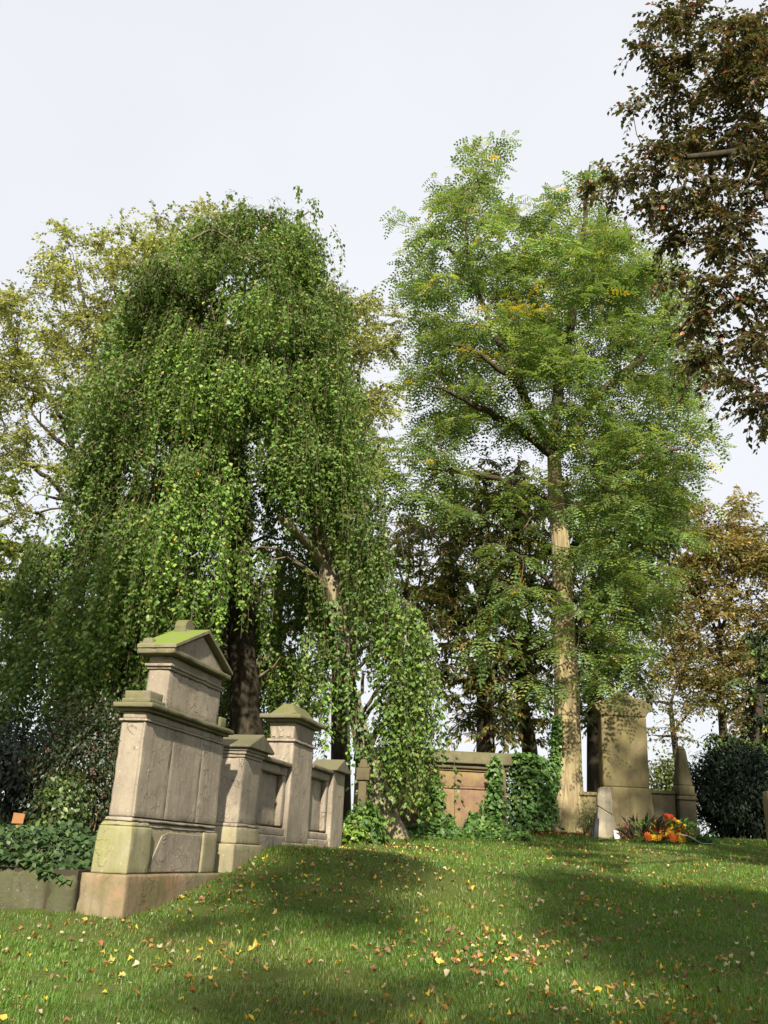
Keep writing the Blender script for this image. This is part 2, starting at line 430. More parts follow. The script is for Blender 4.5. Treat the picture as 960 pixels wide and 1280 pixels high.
ROW = R(13.853)
grass()
# ------------------------------------------------------------------ the great family tomb
B0 = 0.86
def monument():
    t = empty('gabled_tomb', (-2.27, 9.58, B0), -ROW, 'tall weathered sandstone tomb with a mossy gabled roof and red stained plinth', 'tomb')
    def blk(nm, u0, u1, w0, w1, z0, z1, mat, **k):
        return stone_block(nm, (-w1, u0, z0 - B0), (-w0, u1, z1 - B0), mat, t, **k)
    blk('plinth', 0, 2.32, 0.0, 0.48, 0.72, 1.33, M_PLINTH, wear=0.016)
    blk('pedestal', 0.10, 2.22, 0.08, 0.385, 1.331, 1.775, M_PED2)
    blk('corner_pilaster', 0.045, 0.5, 0.03, 0.41, 1.332, 1.765, M_PED, taper=(0.01, 0.005, 0.01, 0))
    blk('far_pilaster', 1.86, 2.25, 0.055, 0.40, 1.332, 1.765, M_PED2)
    blk('pedestal_cap', 0.065, 0.48, 0.045, 0.40, 1.766, 1.812, M_PED, taper=(0.03, 0.02, 0.03, 0.02))
    blk('moulding', 0.49, 2.235, 0.065, 0.395, 1.766, 1.812, M_SHAFT, taper=(0.03, 0.03, 0, 0.03))
    blk('base_moulding', 0.085, 2.225, 0.06, 0.375, 1.813, 1.852, M_SHAFT, taper=(0.02, 0.02, 0.02, 0.02))
    # raised render slab on the pedestal panel
    prism('render_slab', [(0.56, 1.345 - B0), (1.80, 1.345 - B0), (1.82, 1.73 - B0), (0.95, 1.735 - B0), (0.80, 1.70 - B0), (0.66, 1.52 - B0)], 'x', -0.0795, -0.066, M_SHAFT, t, 0.006)
    s = blk('shaft', 0.12, 2.2, 0.095, 0.34, 1.853, 2.775, M_SHAFT, wear=0.014, taper=(0.0, 0.0, 0.012, 0.0))
    # three dressed slabs that face the front
    for u0, u1 in ((0.121, 0.80), (0.802, 1.60), (1.602, 2.197)):
        stone_block('facing_slab', (-0.094, u0, 1.856 - B0), (-0.068, u1, 2.772 - B0), M_SHAFT, t, wear=0.004)
    blk('neck_band', 0.10, 2.215, 0.05, 0.355, 2.776, 2.80, M_SHAFT, wear=0.006)
    blk('frieze', 0.125, 2.19, 0.075, 0.335, 2.801, 2.872, M_SHAFT)
    blk('cornice_bed', 0.075, 2.23, 0.025, 0.375, 2.873, 2.902, M_CORN, wear=0.006)
    blk('cornice', 0.025, 2.26, -0.03, 0.41, 2.903, 2.955, M_CORN, wear=0.01)
    blk('corner_block', 0.10, 0.40, 0.045, 0.33, 2.956, 3.085, M_CORN, wear=0.015)
    blk('corner_block', 1.99, 2.17, 0.05, 0.32, 2.956, 3.09, M_CORN, wear=0.015)
    blk('corner_step', 0.085, 0.44, 0.03, 0.345, 2.9565, 3.005, M_CORN, wear=0.008)
    blk('attic', 0.50, 1.93, 0.06, 0.31, 2.957, 3.37, M_SHAFT, wear=0.014)
    blk('attic_band', 0.485, 1.945, 0.045, 0.325, 3.371, 3.40, M_SHAFT, wear=0.006)
    blk('attic_band', 0.46, 1.965, 0.025, 0.345, 3.401, 3.432, M_SHAFT, wear=0.006)
    blk('attic_frieze', 0.50, 1.93, 0.06, 0.31, 3.433, 3.52, M_SHAFT)
    blk('eave', 0.37, 1.98, -0.035, 0.40, 3.521, 3.575, M_CORN, wear=0.008)
    zc = 3.5755 - B0
    prism('gable', [(0.44, zc), (1.91, zc), (1.175, zc + 0.30)], 'x', -0.38, -0.02, M_SHAFT, t, 0.004)
    # the two sloping roof slabs
    for sgn in (0, 1):
        a, b = (0.36, 1.174) if sgn == 0 else (1.99, 1.176)
        k = 0.335 / 0.84
        pts = [(a, zc + 0.002), (b, zc + 0.002 + 0.335), (b, zc + 0.05 + 0.335), (a, zc + 0.045)]
        r_ = prism('roof_slab', pts, 'x', -0.405, 0.05, M_ROOF, t, 0.006)
    # ridge ornament at the back, small corner ornament on the near eave
    ar = [(1.06, zc + 0.24), (1.29, zc + 0.24), (1.29, zc + 0.39)] + [(1.175 + 0.12 * math.cos(q), zc + 0.40 + 0.10 * math.sin(q)) for q in np.linspace(0.1, math.pi - 0.1, 9)] + [(1.06, zc + 0.38)]
    prism('ridge_ornament', ar, 'x', -0.34, -0.20, M_CORN, t, 0.008)
    blk('ridge_saddle', 1.03, 1.32, 0.10, 0.385, 3.85, 3.965, M_CORN, taper=(0.02, 0.1, 0.08, 0.08))
    blk('eave_ornament', 0.40, 0.56, 0.25, 0.39, 3.60, 3.705, M_CORN, wear=0.02, taper=(0.02, 0.02, 0.02, 0.04))
monument()

def pillared_tomb():
    uo = 2.55
    t = empty('pillared_tomb', np.array([-2.27, 9.58, 1.2]) + uo * np.array([math.sin(ROW), math.cos(ROW), 0]), -ROW,
              'low sandstone tomb wall with a tall capped pillar and two recessed panels', 'tomb')
    z0 = 1.2
    def blk(nm, u0, u1, w0, w1, a, b, mat, par=None, **k):
        return stone_block(nm, (-w1, u0 - uo, a - z0), (-w0, u1 - uo, b - z0), mat, par or t, **k)
    def gab(nm, u0, u1, w0, w1, a, b, mat, **k):
        um = (u0 + u1) / 2
        return prism(nm, [(u0 - uo, a - z0), (u1 - uo, a - z0), (u1 - uo, a - z0 + 0.03), (um - uo, b - z0), (u0 - uo, a - z0 + 0.03)], 'x', -w1, -w0, mat, t, 0.008)
    # near corner pillar
    blk('plinth', 2.58, 3.60, -0.03, 0.50, 1.0, 1.66, M_PED2)
    blk('pillar_foot', 2.70, 3.56, 0.0, 0.45, 1.661, 1.86, M_PED2, wear=0.016, taper=(0.02, 0.02, 0.05, 0.02))
    blk('foot_moulding', 2.76, 3.53, 0.025, 0.43, 1.861, 1.90, M_SHAFT, wear=0.008)
    blk('corner_pillar', 2.84, 3.50, 0.05, 0.40, 1.901, 2.70, M_SHAFT, taper=(0.0, 0.0, 0.03, 0.0))
    for a, e in ((2.701, 0.01), (2.741, 0.03), (2.781, 0.05)):
        blk('neck_band', 2.865 - e, 3.51 + e, 0.05 - e, 0.40 + e, a, a + 0.036, M_SHAFT, wear=0.006)
    gab('gable_cap', 2.77, 3.69, -0.06, 0.46, 2.818, 3.03, M_COPE)
    # panel wall between the pillars
    def panel(u0, u1, ztop):
        blk('panel_base', u0, u1, 0.05, 0.40, 1.45, 1.80, M_SHAFT)
        blk('panel_sill', u0, u1, 0.075, 0.38, 1.801, 1.93, M_SHAFT, slope=-0.03)
        blk('panel_back', u0, u1, 0.19, 0.36, 1.931, ztop - 0.18, M_SHAFT)
        blk('panel_jamb', u0, u0 + 0.14, 0.10, 0.189, 1.931, ztop - 0.18, M_SHAFT)
        blk('panel_jamb', u1 - 0.14, u1, 0.10, 0.189, 1.931, ztop - 0.18, M_SHAFT)
        blk('panel_lintel', u0, u1, 0.09, 0.37, ztop - 0.179, ztop - 0.06, M_SHAFT)
        blk('coping', u0, u1, 0.02, 0.42, ztop - 0.059, ztop + 0.05, M_COPE, slope=-0.05)
    panel(3.565, 4.72, 2.80)
    # tall pillar
    blk('pillar_plinth', 4.58, 5.86, -0.02, 0.47, 1.4, 1.72, M_PED2)
    blk('tall_pillar', 4.725, 5.77, 0.04, 0.43, 1.721, 3.12, M_SHAFT, taper=(0, 0, 0.03, 0.03))
    blk('neck_band', 4.72, 5.77, 0.015, 0.45, 3.121, 3.16, M_SHAFT, wear=0.006)
    cap = blk('capital', 4.77, 5.72, 0.06, 0.41, 3.161, 3.40, M_SHAFT, taper=(-0.03, -0.03, -0.03, -0.03))
    for q in range(3):
        w = 0.10 + 0.115 * q
        blk('capital_flute', 4.752, 4.769, w, w + 0.06, 3.19, 3.34, M_SHAFT, wear=0.006)
    blk('cornice_bed', 4.66, 5.84, -0.03, 0.50, 3.401, 3.44, M_CORN, wear=0.006)
    blk('cornice', 4.59, 5.91, -0.09, 0.55, 3.441, 3.505, M_CORN, wear=0.01)
    blk('pillar_cap', 4.72, 5.78, 0.0, 0.46, 3.506, 3.70, M_CORN, wear=0.02, taper=(0.16, 0.16, 0.20, 0.20))
    panel(5.775, 6.92, 2.90)
    blk('end_post', 6.925, 7.68, 0.03, 0.42, 1.5, 2.90, M_SHAFT, taper=(0, 0, 0.01, 0.02))
    gab('gable_cap', 6.86, 7.74, -0.05, 0.47, 2.901, 3.12, M_COPE)
    blk('back_ornament', 6.0, 6.25, 0.20, 0.40, 2.951, 3.25, M_GREY, wear=0.02)
pillared_tomb()

def low_wall():
    p = at(97, 1147, 9.75); x1 = -2.80
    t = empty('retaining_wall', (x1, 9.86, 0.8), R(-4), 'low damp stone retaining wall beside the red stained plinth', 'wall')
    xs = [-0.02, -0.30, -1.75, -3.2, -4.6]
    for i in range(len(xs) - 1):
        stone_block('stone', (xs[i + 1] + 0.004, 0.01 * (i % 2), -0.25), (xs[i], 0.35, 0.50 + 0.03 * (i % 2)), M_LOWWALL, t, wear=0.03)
low_wall()

def red_wall():
    Y = 21.6
    a, b = at(440, 1040, Y), at(632, 1040, Y)
    zb = 1.75
    t = empty('red_sandstone_wall', (a[0], Y, zb), R(2), 'red sandstone tomb wall with lichen grey coping and ivy at its foot', 'tomb wall')
    L = b[0] - a[0]
    zt = at(600, 940, Y)[2] - zb
    stone_block('footing', (0, -0.10, -0.2), (L + 0.15, 0.5, 0.42), M_RED, t, cell=0.2)
    stone_block('footing_ledge', (0, -0.13, 0.421), (L + 0.18, 0.5, 0.50), M_REDTOP, t, cell=0.2)
    for i in range(3):
        stone_block('ashlar', (L * i / 3 + 0.004, 0, 0.501), (L * (i + 1) / 3, 0.42, zt * 0.62), M_RED, t, cell=0.2, wear=0.01)
        stone_block('ashlar', (L * i / 3 + 0.004, 0.01, zt * 0.62 + 0.05), (L * (i + 1) / 3, 0.42, zt * 0.80), M_RED, t, cell=0.2, wear=0.01)
    stone_block('string_course', (0, -0.03, zt * 0.62 + 0.001), (L + 0.03, 0.44, zt * 0.62 + 0.049), M_RED, t, cell=0.2)
    stone_block('frieze_band', (0, -0.03, zt * 0.80 + 0.001), (L + 0.04, 0.45, zt * 0.80 + 0.05), M_RED, t, cell=0.2)
    stone_block('coping_bed', (0, -0.09, zt * 0.80 + 0.051), (L + 0.08, 0.5, zt * 0.80 + 0.15), M_REDTOP, t, cell=0.2)
    stone_block('coping', (-0.05, -0.19, zt * 0.80 + 0.151), (L + 0.16, 0.58, zt), M_REDTOP, t, cell=0.2, wear=0.02, taper=(0.03, 0.03, 0.12, 0.12))
    bx = L - 0.30
    prism('buttress', [(-0.16, 0.501), (0.0, 0.501), (0.0, zt * 0.79), (-0.06, zt * 0.79)], 'x', bx, L + 0.02, M_RED, t)
red_wall()

def stele():
    Y = 23.4
    c = at(783, 1042, Y); g = ground_z(c[0], Y); z = lambda py: at(783, py, Y)[2] - float(g)
    t = empty('tall_stele', (c[0], Y, float(g)), R(1), 'tall ochre stone stele with a shouldered pediment head behind the flowers', 'gravestone')
    k = Y / FPX * 1.07
    hw = 26 * k
    stone_block('foot', (-31 * k, -0.28, -0.2), (31 * k, 0.25, z(985)), M_STELE, t, cell=0.15, wear=0.02, taper=(0.08, 0.08, 0.06, 0.04))
    stone_block('slab', (-hw, -0.2, z(985) + 0.001), (hw, 0.2, z(897)), M_STELE, t, cell=0.15, wear=0.02)
    h0, h1 = z(897) + 0.001, z(868)
    hd = h1 - h0
    pts = [(-hw, h0), (hw, h0), (hw + 0.03, h0 + 0.15 * hd), (hw + 0.14, h0 + 0.30 * hd), (hw + 0.15, h0 + 0.52 * hd), (hw - 0.16, h0 + 0.78 * hd), (hw - 0.32, h0 + 0.80 * hd), (0.14, h1 + 0.02), (-0.14, h1 + 0.02), (-hw + 0.32, h0 + 0.80 * hd), (-hw + 0.16, h0 + 0.78 * hd), (-hw - 0.15, h0 + 0.52 * hd), (-hw - 0.14, h0 + 0.30 * hd), (-hw - 0.03, h0 + 0.15 * hd)]
    prism('head', pts, 'y', -0.22, 0.22, M_STELE, t, 0.02)
    # flanking low wall
    for nm, x0, x1, py, lab in (('grave_wall', 724, 757, 990, 'low ochre wall between the trunk and the tall stele'), ('grave_wall', 813, 846, 988, 'low brown wall between the tall stele and the obelisk')):
        p0, p1 = at(x0, 1040, Y + 0.1), at(x1, 1040, Y + 0.1)
        w = empty(nm, ((p0[0] + p1[0]) / 2, Y + 0.15, float(g)), 0, lab, 'wall')
        h = at((x0 + x1) / 2, py, Y)[2] - float(g); L = (p1[0] - p0[0]) / 2 - 0.01
        stone_block('wall_slab', (-L, -0.12, -0.2), (L, 0.15, h - 0.09), M_STELE if x0 < 760 else M_OBEL, w, cell=0.15, wear=0.015)
        stone_block('coping', (-L, -0.16, h - 0.089), (L, 0.19, h), M_STELE if x0 < 760 else M_OBEL, w, cell=0.15, wear=0.02)
stele()

def obelisk(pxc, top, base, Y, wpx, name, label, mat):
    c = at(pxc, base, Y); g = float(ground_z(c[0], Y)); k = Y / FPX * 1.07
    t = empty(name, (c[0], Y, g), R(8), label, 'obelisk')
    H = at(pxc, top, Y)[2] - g
    w = wpx * k / 2
    b = lambda nm, hw, a, e, **q: stone_block(nm, (-hw, -hw, a), (hw, hw, e), mat, t, cell=0.12, wear=0.02, **q)
    b('foot', w * 1.12, -0.2, H * 0.12)
    b('die', w * 0.95, H * 0.121, H * 0.40)
    b('cap_moulding', w * 1.15, H * 0.401, H * 0.45, taper=(0.05,) * 4)
    b('upper_block', w * 0.92, H * 0.451, H * 0.56)
    b('needle', w * 0.80, H * 0.561, H * 0.95, taper=(w * 0.4,) * 4)
    stone_block('finial', (-w * 0.42, -w * 0.42, H * 0.951), (w * 0.42, w * 0.42, H), mat, t, cell=0.1, wear=0.02, taper=(w * .2,) * 4)
obelisk(857, 933, 1035, 23.6, 21, 'grave_obelisk', 'dark weathered stone obelisk on a square pedestal beside the yew bush', M_OBEL)
obelisk(717, 925, 1030, 25.4, 20, 'grave_obelisk', 'slim grey obelisk half hidden behind the furrowed tree trunk', M_GREY)

def small_graves():
    # pale broken stone
    Y = 21.9; c = at(757, 1048, Y); g = float(ground_z(c[0], Y)); k = Y / FPX * 1.07
    t = empty('broken_gravestone', (c[0], Y, g), R(-6), 'pale broken grave stone like a split stump in front of the stele', 'gravestone')
    H = at(757, 984, Y)[2] - g
    prism('lower_piece', [(-10 * k, -0.15), (13 * k, -0.15), (12 * k, H * 0.2), (9 * k, H * 0.42), (-8 * k, H * 0.60), (-9.5 * k, H * 0.3)], 'y', -0.15, 0.15, M_PALE, t, 0.02)
    prism('upper_piece', [(-8.5 * k, H * 0.62), (8 * k, H * 0.44), (8.5 * k, H * 0.62), (7 * k, H * 0.97), (3 * k, H), (-6 * k, H * 0.98), (-8 * k, H * 0.82)], 'y', -0.12, 0.12, M_PALE, t, 0.02)
    # grave lantern / plaque
    c = at(744, 1047, Y - 0.1); g = float(ground_z(c[0], Y - 0.1))
    d = empty('grave_plaque', (c[0], Y - 0.1, g), R(10), 'narrow dark grave plaque leaning beside the pale broken stone', 'plaque')
    mk = plain_material('dark slate', (0.03, 0.035, 0.04), 0.5)
    prism('slab', [(-0.06, -0.05), (0.05, -0.05), (0.10, 0.40), (-0.0, 0.40)], 'y', -0.05, 0.03, mk, d, 0.006)
    prism('stake', [(-0.10, -0.05), (-0.075, -0.05), (-0.075, 0.18), (-0.10, 0.18)], 'y', -0.05, 0.0, mk, d, 0.004)
    c = at(770, 1046, 21.5); g = float(ground_z(c[0], 21.5))
    o = empty('white_tag', (c[0], 21.5, g), R(-15), 'small white card standing at the foot of the pale stone', 'card')
    mw = plain_material('white card', (0.75, 0.75, 0.76), 0.6, 0.1)
    prism('card', [(-0.03, 0), (0.12, 0), (0.06, 0.17), (-0.05, 0.2)], 'y', -0.01, 0.01, mw, o, 0.002)
    prism('stand', [(0.0, 0), (0.03, 0), (0.02, 0.12), (0.0, 0.12)], 'y', 0.012, 0.08, mw, o, 0.002)
    # stone at the right edge
    Y = 19.5; c = at(971, 1046, Y); g = float(ground_z(c[0], Y)); k = Y / FPX * 1.07
    t = empty('edge_gravestone', (c[0], Y, g), R(12), 'pale yellow upright grave slab with mossy edge in front of the yew', 'gravestone')
    H = at(950, 989, Y)[2] - g
    stone_block('slab', (-10 * k, -0.09, -0.15), (32 * k, 0.09, H), M_STELE, t, cell=0.12, wear=0.014)
    stone_block('foot', (-12 * k, -0.13, -0.2), (34 * k, 0.14, 0.04), M_STELE, t, cell=0.12, wear=0.014)
    # stone cross
    Y = 18.6; c = at(452, 1010, Y); g = float(ground_z(c[0], Y)); k = Y / FPX * 1.07
    t = empty('grave_post', (c[0], Y, g), R(-5), 'slim dark stone grave post with a block head under the hanging branches', 'grave post')
    H = at(452, 938, Y)[2] - g
    stone_block('base', (-0.24, -0.2, -0.2), (0.24, 0.2, H * 0.22), M_OBEL, t, cell=0.1, wear=0.02, taper=(0.05,) * 4)
    stone_block('post', (-0.085, -0.07, H * 0.221), (0.085, 0.07, H * 0.66), M_OBEL, t, cell=0.1, wear=0.01, taper=(0.01,) * 4)
    stone_block('block_head', (-0.13, -0.10, H * 0.661), (0.13, 0.10, H * 0.80), M_OBEL, t, cell=0.1, wear=0.01)
    stone_block('cap', (-0.10, -0.08, H * 0.801), (0.10, 0.08, H * 0.9), M_OBEL, t, cell=0.1, wear=0.01, taper=(0.05,) * 4)
    # wooden marker at the far left
    Y = 12.6; c = at(20, 1040, Y)
    mw = plain_material('orange wood', (0.33, 0.15, 0.05), 0.8, 0.4, 30)
    t = empty('wooden_marker', (c[0], Y, 1.3), R(14), 'small orange wooden marker on a stake in the ivy bed', 'marker')
    zt = at(20, 1017, Y)[2] - 1.3
    prism('stake', [(-0.035, -0.2), (0.03, -0.2), (0.035, zt - 0.05), (-0.015, zt - 0.05)], 'y', -0.02, 0.02, mw, t, 0.004)
    prism('board', [(-0.07, zt - 0.12), (0.07, zt - 0.12), (0.08, zt), (-0.06, zt + 0.01)], 'y', -0.045, -0.021, mw, t, 0.004)
small_graves()

# ------------------------------------------------------------------ trees
def unit(n):
    return nrmz(rng.standard_normal((n, 3)))

def leaf_quads(base, d, nr, L, W, fold=0.12):
    """two folded triangles per leaf -> verts (4N,3), faces (2N,3)"""
    d = nrmz(d); s = nrmz(np.cross(d, nr)); nn = np.cross(s, d)
    L = np.asarray(L)[:, None]; W = np.asarray(W)[:, None]
    mid = base + d * L * 0.45 + nn * W * fold
    v = np.stack([base, mid + s * W * 0.5, base + d * L - nn * L * 0.08, mid - s * W * 0.5], 1).reshape(-1, 3)
    k = np.arange(len(base))[:, None] * 4
    f = np.stack([k + [[0, 1, 2]], k + [[0, 2, 3]]], 1).reshape(-1, 3)
    return v, f

def tube(pts, rad, sides=6, ridge=None):
    pts = np.asarray(pts, float); n = len(pts)
    tg = np.gradient(pts, axis=0); tg = nrmz(tg)
    ref = np.array([1.0, 0.13, 0.07]) if abs(tg[0][0]) < 0.8 else np.array([0.1, 1.0, 0.05])
    a = nrmz(ref - (tg @ ref)[:, None] * tg); b = np.cross(tg, a)
    th = np.linspace(0, 2 * np.pi, sides, endpoint=False)
    rr = np.asarray(rad)[:, None] * np.ones((1, sides))
    if ridge is not None: rr = rr * ridge(n, sides)
    v = pts[:, None] + rr[..., None] * (a[:, None] * np.cos(th)[None, :, None] + b[:, None] * np.sin(th)[None, :, None])
    i = np.arange(n - 1)[:, None] * sides + np.arange(sides)[None]
    j = np.arange(n - 1)[:, None] * sides + (np.arange(sides)[None] + 1) % sides
    f = np.stack([i, j, j + sides, i + sides], -1).reshape(-1, 4)
    return v.reshape(-1, 3), f

class Geo:
    def __init__(s): s.v, s.f, s.n = [], [], 0
    def add(s, v, f):
        s.v.append(v); s.f.append(np.asarray(f) + s.n); s.n += len(v)
    def build(s, name, mat, parent=None, smooth=True, kind=None, origin=None):
        if not s.v: return None
        return mesh_arrays(name, np.concatenate(s.v), np.concatenate(s.f), mat, parent, smooth=smooth, kind=kind, origin=origin)

def resample(pts, rad, step=0.35):
    pts = np.asarray(pts, float); rad = np.asarray(rad, float)
    seg = np.linalg.norm(np.diff(pts, axis=0), axis=1); s = np.concatenate([[0], np.cumsum(seg)])
    m_ = max(3, int(s[-1] / step) + 1); q = np.linspace(0, s[-1], m_)
    # Catmull-like smoothing
    P = np.stack([np.interp(q, s, pts[:, k]) for k in range(3)], 1)
    for _ in range(2):
        P[1:-1] = 0.25 * P[:-2] + 0.5 * P[1:-1] + 0.25 * P[2:]
    return P, np.interp(q, s, rad)

class Skeleton:
    def __init__(s):
        s.P = np.zeros((0, 3)); s.par = []; s.r = []; s.fixed = []; s.chains = []
    def add_path(s, pts, rad, attach):
        ids = []
        prev = attach
        base = len(s.P)
        s.P = np.concatenate([s.P, pts])
        for i in range(len(pts)):
            s.par.append(prev); s.r.append(rad[i] if rad is not None else 0.0); s.fixed.append(rad is not None)
            prev = base + i; ids.append(prev)
        s.chains.append(([attach] if attach >= 0 else []) + ids)
        return ids
    def nearest(s, p, up=0.7):
        dv = p - s.P; d = np.linalg.norm(dv, axis=1)
        cost = d * (1 + up * np.maximum(0, -dv[:, 2]) / np.maximum(d, 0.01)) + 0.25 * np.maximum(0, 0.35 - dv[:, 2])
        return int(np.argmin(cost))
    def grow(s, T, step=0.4, jit=0.05, lift=0.18):
        T = np.asarray(T)
        d0 = np.min(np.linalg.norm(T[:, None] - s.P[None, ::2], axis=2), axis=1)
        s.tips = []
        for ti in np.argsort(d0):
            p = T[ti]; k = s.nearest(p); q = s.P[k]; L = np.linalg.norm(p - q)
            pk = s.par[k]; dr = nrmz(q - s.P[pk]) if pk >= 0 else np.array([0, 0, 1.0])
            c = q + dr * L * 0.3 + np.array([0, 0, lift * L])
            n_ = max(2, int(L / step) + 1); t = np.linspace(0, 1, n_ + 1)[1:, None]
            path = (1 - t) ** 2 * q + 2 * t * (1 - t) * c + t ** 2 * p
            path = path + rng.standard_normal(path.shape) * jit * (1 - t * 0.5)
            path[-1] = p
            s.add_path(path, None, k)
            s.tips.append((p, nrmz(path[-1] - (path[-2] if n_ > 1 else q))))
    def radii(s, tip=0.012, ex=0.45):
        n = len(s.P); cnt = np.zeros(n); haschild = np.zeros(n, bool)
        for i in range(n):
            if s.par[i] >= 0: haschild[s.par[i]] = True
        for i in range(n - 1, -1, -1):
            if not haschild[i]: cnt[i] += 1
            if s.par[i] >= 0: cnt[s.par[i]] += cnt[i]
        r = tip * cnt ** ex
        for i in range(n):
            if s.fixed[i]: r[i] = s.r[i]
            elif s.par[i] >= 0: r[i] = min(r[i], r[s.par[i]] * 0.9)
        return r

def blob_targets(blobs, Y, axis_px, halfw, dens, layers=(-0.6, 0.0, 0.6), back_scale=1.0):
    T, W = [], []
    for b in blobs:
        px, py, rp = b[:3]; mult = b[3] if len(b) > 3 else 1.0
        hw = halfw
        dx = (px - axis_px) * Y / FPX
        sp = math.sqrt(max(0.15, hw * hw - dx * dx * 0.8))
        for la in layers:
            Yc = Y + la * sp + rng.normal() * 0.25
            c = at(px, py, Yc); r = rp * Yc / FPX * 1.06
            n = max(1, int(round(dens * mult * r ** 2.2 * (0.8 + 0.4 * rng.random()))))
            u = unit(n) * (rng.random((n, 1)) ** 0.45) * r
            u[:, 1] *= 0.9
            T.append(c + u)
    return np.concatenate(T)

def palette(cols, wts):
    cols = np.array(cols); w = np.array(wts, float); w /= w.sum()
    return lambda n: cols[rng.choice(len(cols), n, p=w)]

def clump_leaves(tips, rc, ntw, nl, Ls, aspect, pal, droop=0.25, up=0.8, compound=0, tone=0.25, spread=1.0, twigs=None, flat=0.5):
    """leaves on short twigs about each branch tip; returns verts, faces, colours"""
    P = np.array([t[0] for t in tips]); D = np.array([t[1] for t in tips])
    n = len(P)
    twd = nrmz(D[:, None] * 0.55 + unit(n * ntw).reshape(n, ntw, 3) * np.array([1, 1, flat]) * spread)
    twl = rc * (0.5 + 0.7 * rng.random((n, ntw)))
    back = rng.random((n, ntw)) * 0.35 * rc
    st = P[:, None] - D[:, None] * back[..., None]
    en = st + twd * twl[..., None] - np.array([0, 0, 1.0]) * (droop * twl)[..., None]
    if twigs is not None:
        for a, b in zip(st.reshape(-1, 3), en.reshape(-1, 3)):
            mid = (a + b) / 2 + np.array([0, 0, 0.06])
            twigs.add(*tube([a, mid, b], [0.006, 0.004, 0.002], 3))
    f = (np.arange(nl) + 0.6 * rng.random((n, ntw, nl)) + 0.3) / nl
    f = np.clip(f, 0.05, 1)
    pos = st[:, :, None] + (en - st)[:, :, None] * f[..., None]
    pos[..., 2] += 0.06 * (4 * f * (1 - f))
    td = nrmz(en - st)[:, :, None] * np.ones((1, 1, nl, 1))
    N = n * ntw * nl
    pos = pos.reshape(-1, 3); td = td.reshape(-1, 3)
    nv = nrmz(np.array([0, 0, up]) + 0.55 * unit(N))
    sd = np.cross(td, nv) * np.where(np.arange(N) % 2, 1, -1)[:, None]
    ld = nrmz(td * 0.6 + sd * 0.8 + unit(N) * 0.35 - np.array([0, 0, droop]))
    L = Ls * (0.65 + 0.6 * rng.random(N))
    ct = (1 + tone * rng.standard_normal((n, 1, 1)))
    ct = np.clip(ct, 0.55, 1.6) * (0.8 + 0.4 * rng.random((n, ntw, nl)))
    c = pal(N) * ct.reshape(-1, 1)
    if not compound:
        v, fc = leaf_quads(pos, ld, nv, L, L * aspect)
        return v, fc, np.repeat(c, 4, 0)
    # pinnate leaf: pairs of leaflets along a rachis and one at the tip
    s = nrmz(np.cross(ld, nv)); nn = np.cross(s, ld)
    B, DD, NN, LL, CC = [], [], [], [], []
    for q in range(compound):
        fr = (q + 0.8) / (compound + 0.3)
        b = pos + ld * (L * fr)[:, None] - np.array([0, 0, 1]) * (L * 0.22 * fr * fr)[:, None]
        for sg in (-1, 1):
            B.append(b); DD.append(ld * 0.45 + s * sg + unit(N) * 0.12); NN.append(nn); LL.append(L * 0.26); CC.append(c)
    b = pos + ld * L[:, None] * 0.98 - np.array([0, 0, 1]) * (L * 0.22)[:, None]
    B.append(b); DD.append(ld); NN.append(nn); LL.append(L * 0.26); CC.append(c)
    B, DD, NN, LL, CC = map(np.concatenate, (B, DD, NN, LL, CC))
    v, fc = leaf_quads(B, DD, NN, LL, LL * aspect, 0.05)
    return v, fc, np.repeat(CC, 4, 0)

def bark_ridge(ph, depth=0.10, k=11, flare=None):
    def fn(n, sides):
        th = np.linspace(0, 2 * np.pi, sides, endpoint=False)[None]
        z = np.linspace(0, 1, n)[:, None]
        r = 1 + depth * (np.sin(k * th + 5 * np.sin(6 * z + ph) + ph) * 0.5 + np.sin((k + 7) * th + 9 * z) * 0.3 + np.sin(3 * th + 3 * z + ph) * 0.5)
        if flare is not None:
            r = r * (1 + flare * np.exp(-z * 14) * (0.6 + 0.4 * np.sin(5 * th + ph)))
        return r
    return fn

def tree(name, label, group, base, limbs, targets, leaf_kw, leaf_mat, bark, twig_mat, tip=0.012, ex=0.45, trunk_sides=14, ridge=None, lift=0.18, limb_names=True, twig_leaf=True, limb_mat=None):
    """limbs: list of (points, radii); the first is the trunk"""
    t = empty(name, base, 0, label, 'tree', group)
    sk = Skeleton()
    org = np.array(base, float)
    for i, (pts, rad) in enumerate(limbs):
        P, r = resample(pts, rad, 0.3 if i == 0 else 0.35)
        if i: P[1:] += rng.standard_normal((len(P) - 1, 3)) * 0.03
        att = -1 if i == 0 else int(np.argmin(np.linalg.norm(sk.P - P[0], axis=1)))
        sk.add_path(P, r, att)
    nl = len(limbs)
    sk.grow(targets, lift=lift)
    r = sk.radii(tip, ex)
    tw = Geo()
    for ci, ch in enumerate(sk.chains):
        pts = sk.P[ch]; rr = r[ch].copy()
        if ci and len(rr) > 1: rr[0] = min(rr[0], rr[1] * 1.15)
        if len(pts) < 2: continue
        if ci == 0:
            v, f = tube(pts, rr, trunk_sides, ridge)
            mesh_arrays('trunk', v, f, bark, t, smooth=True, origin=org)
        elif ci < nl:
            v, f = tube(pts, rr, 8)
            mesh_arrays('limb', v, f, limb_mat or bark, t, smooth=True, origin=org)
        else:
            tw.add(*tube(pts, rr, 4 if rr.max() < 0.04 else 6))
    tips = sk.tips
    v, f, c = clump_leaves(tips, twigs=tw if twig_leaf else None, **leaf_kw)
    b = tw.build('branchwork', twig_mat, t, kind='stuff', origin=org)
    mesh_arrays('crown', v, f, leaf_mat, t, col=c, kind='stuff', origin=org)
    return t

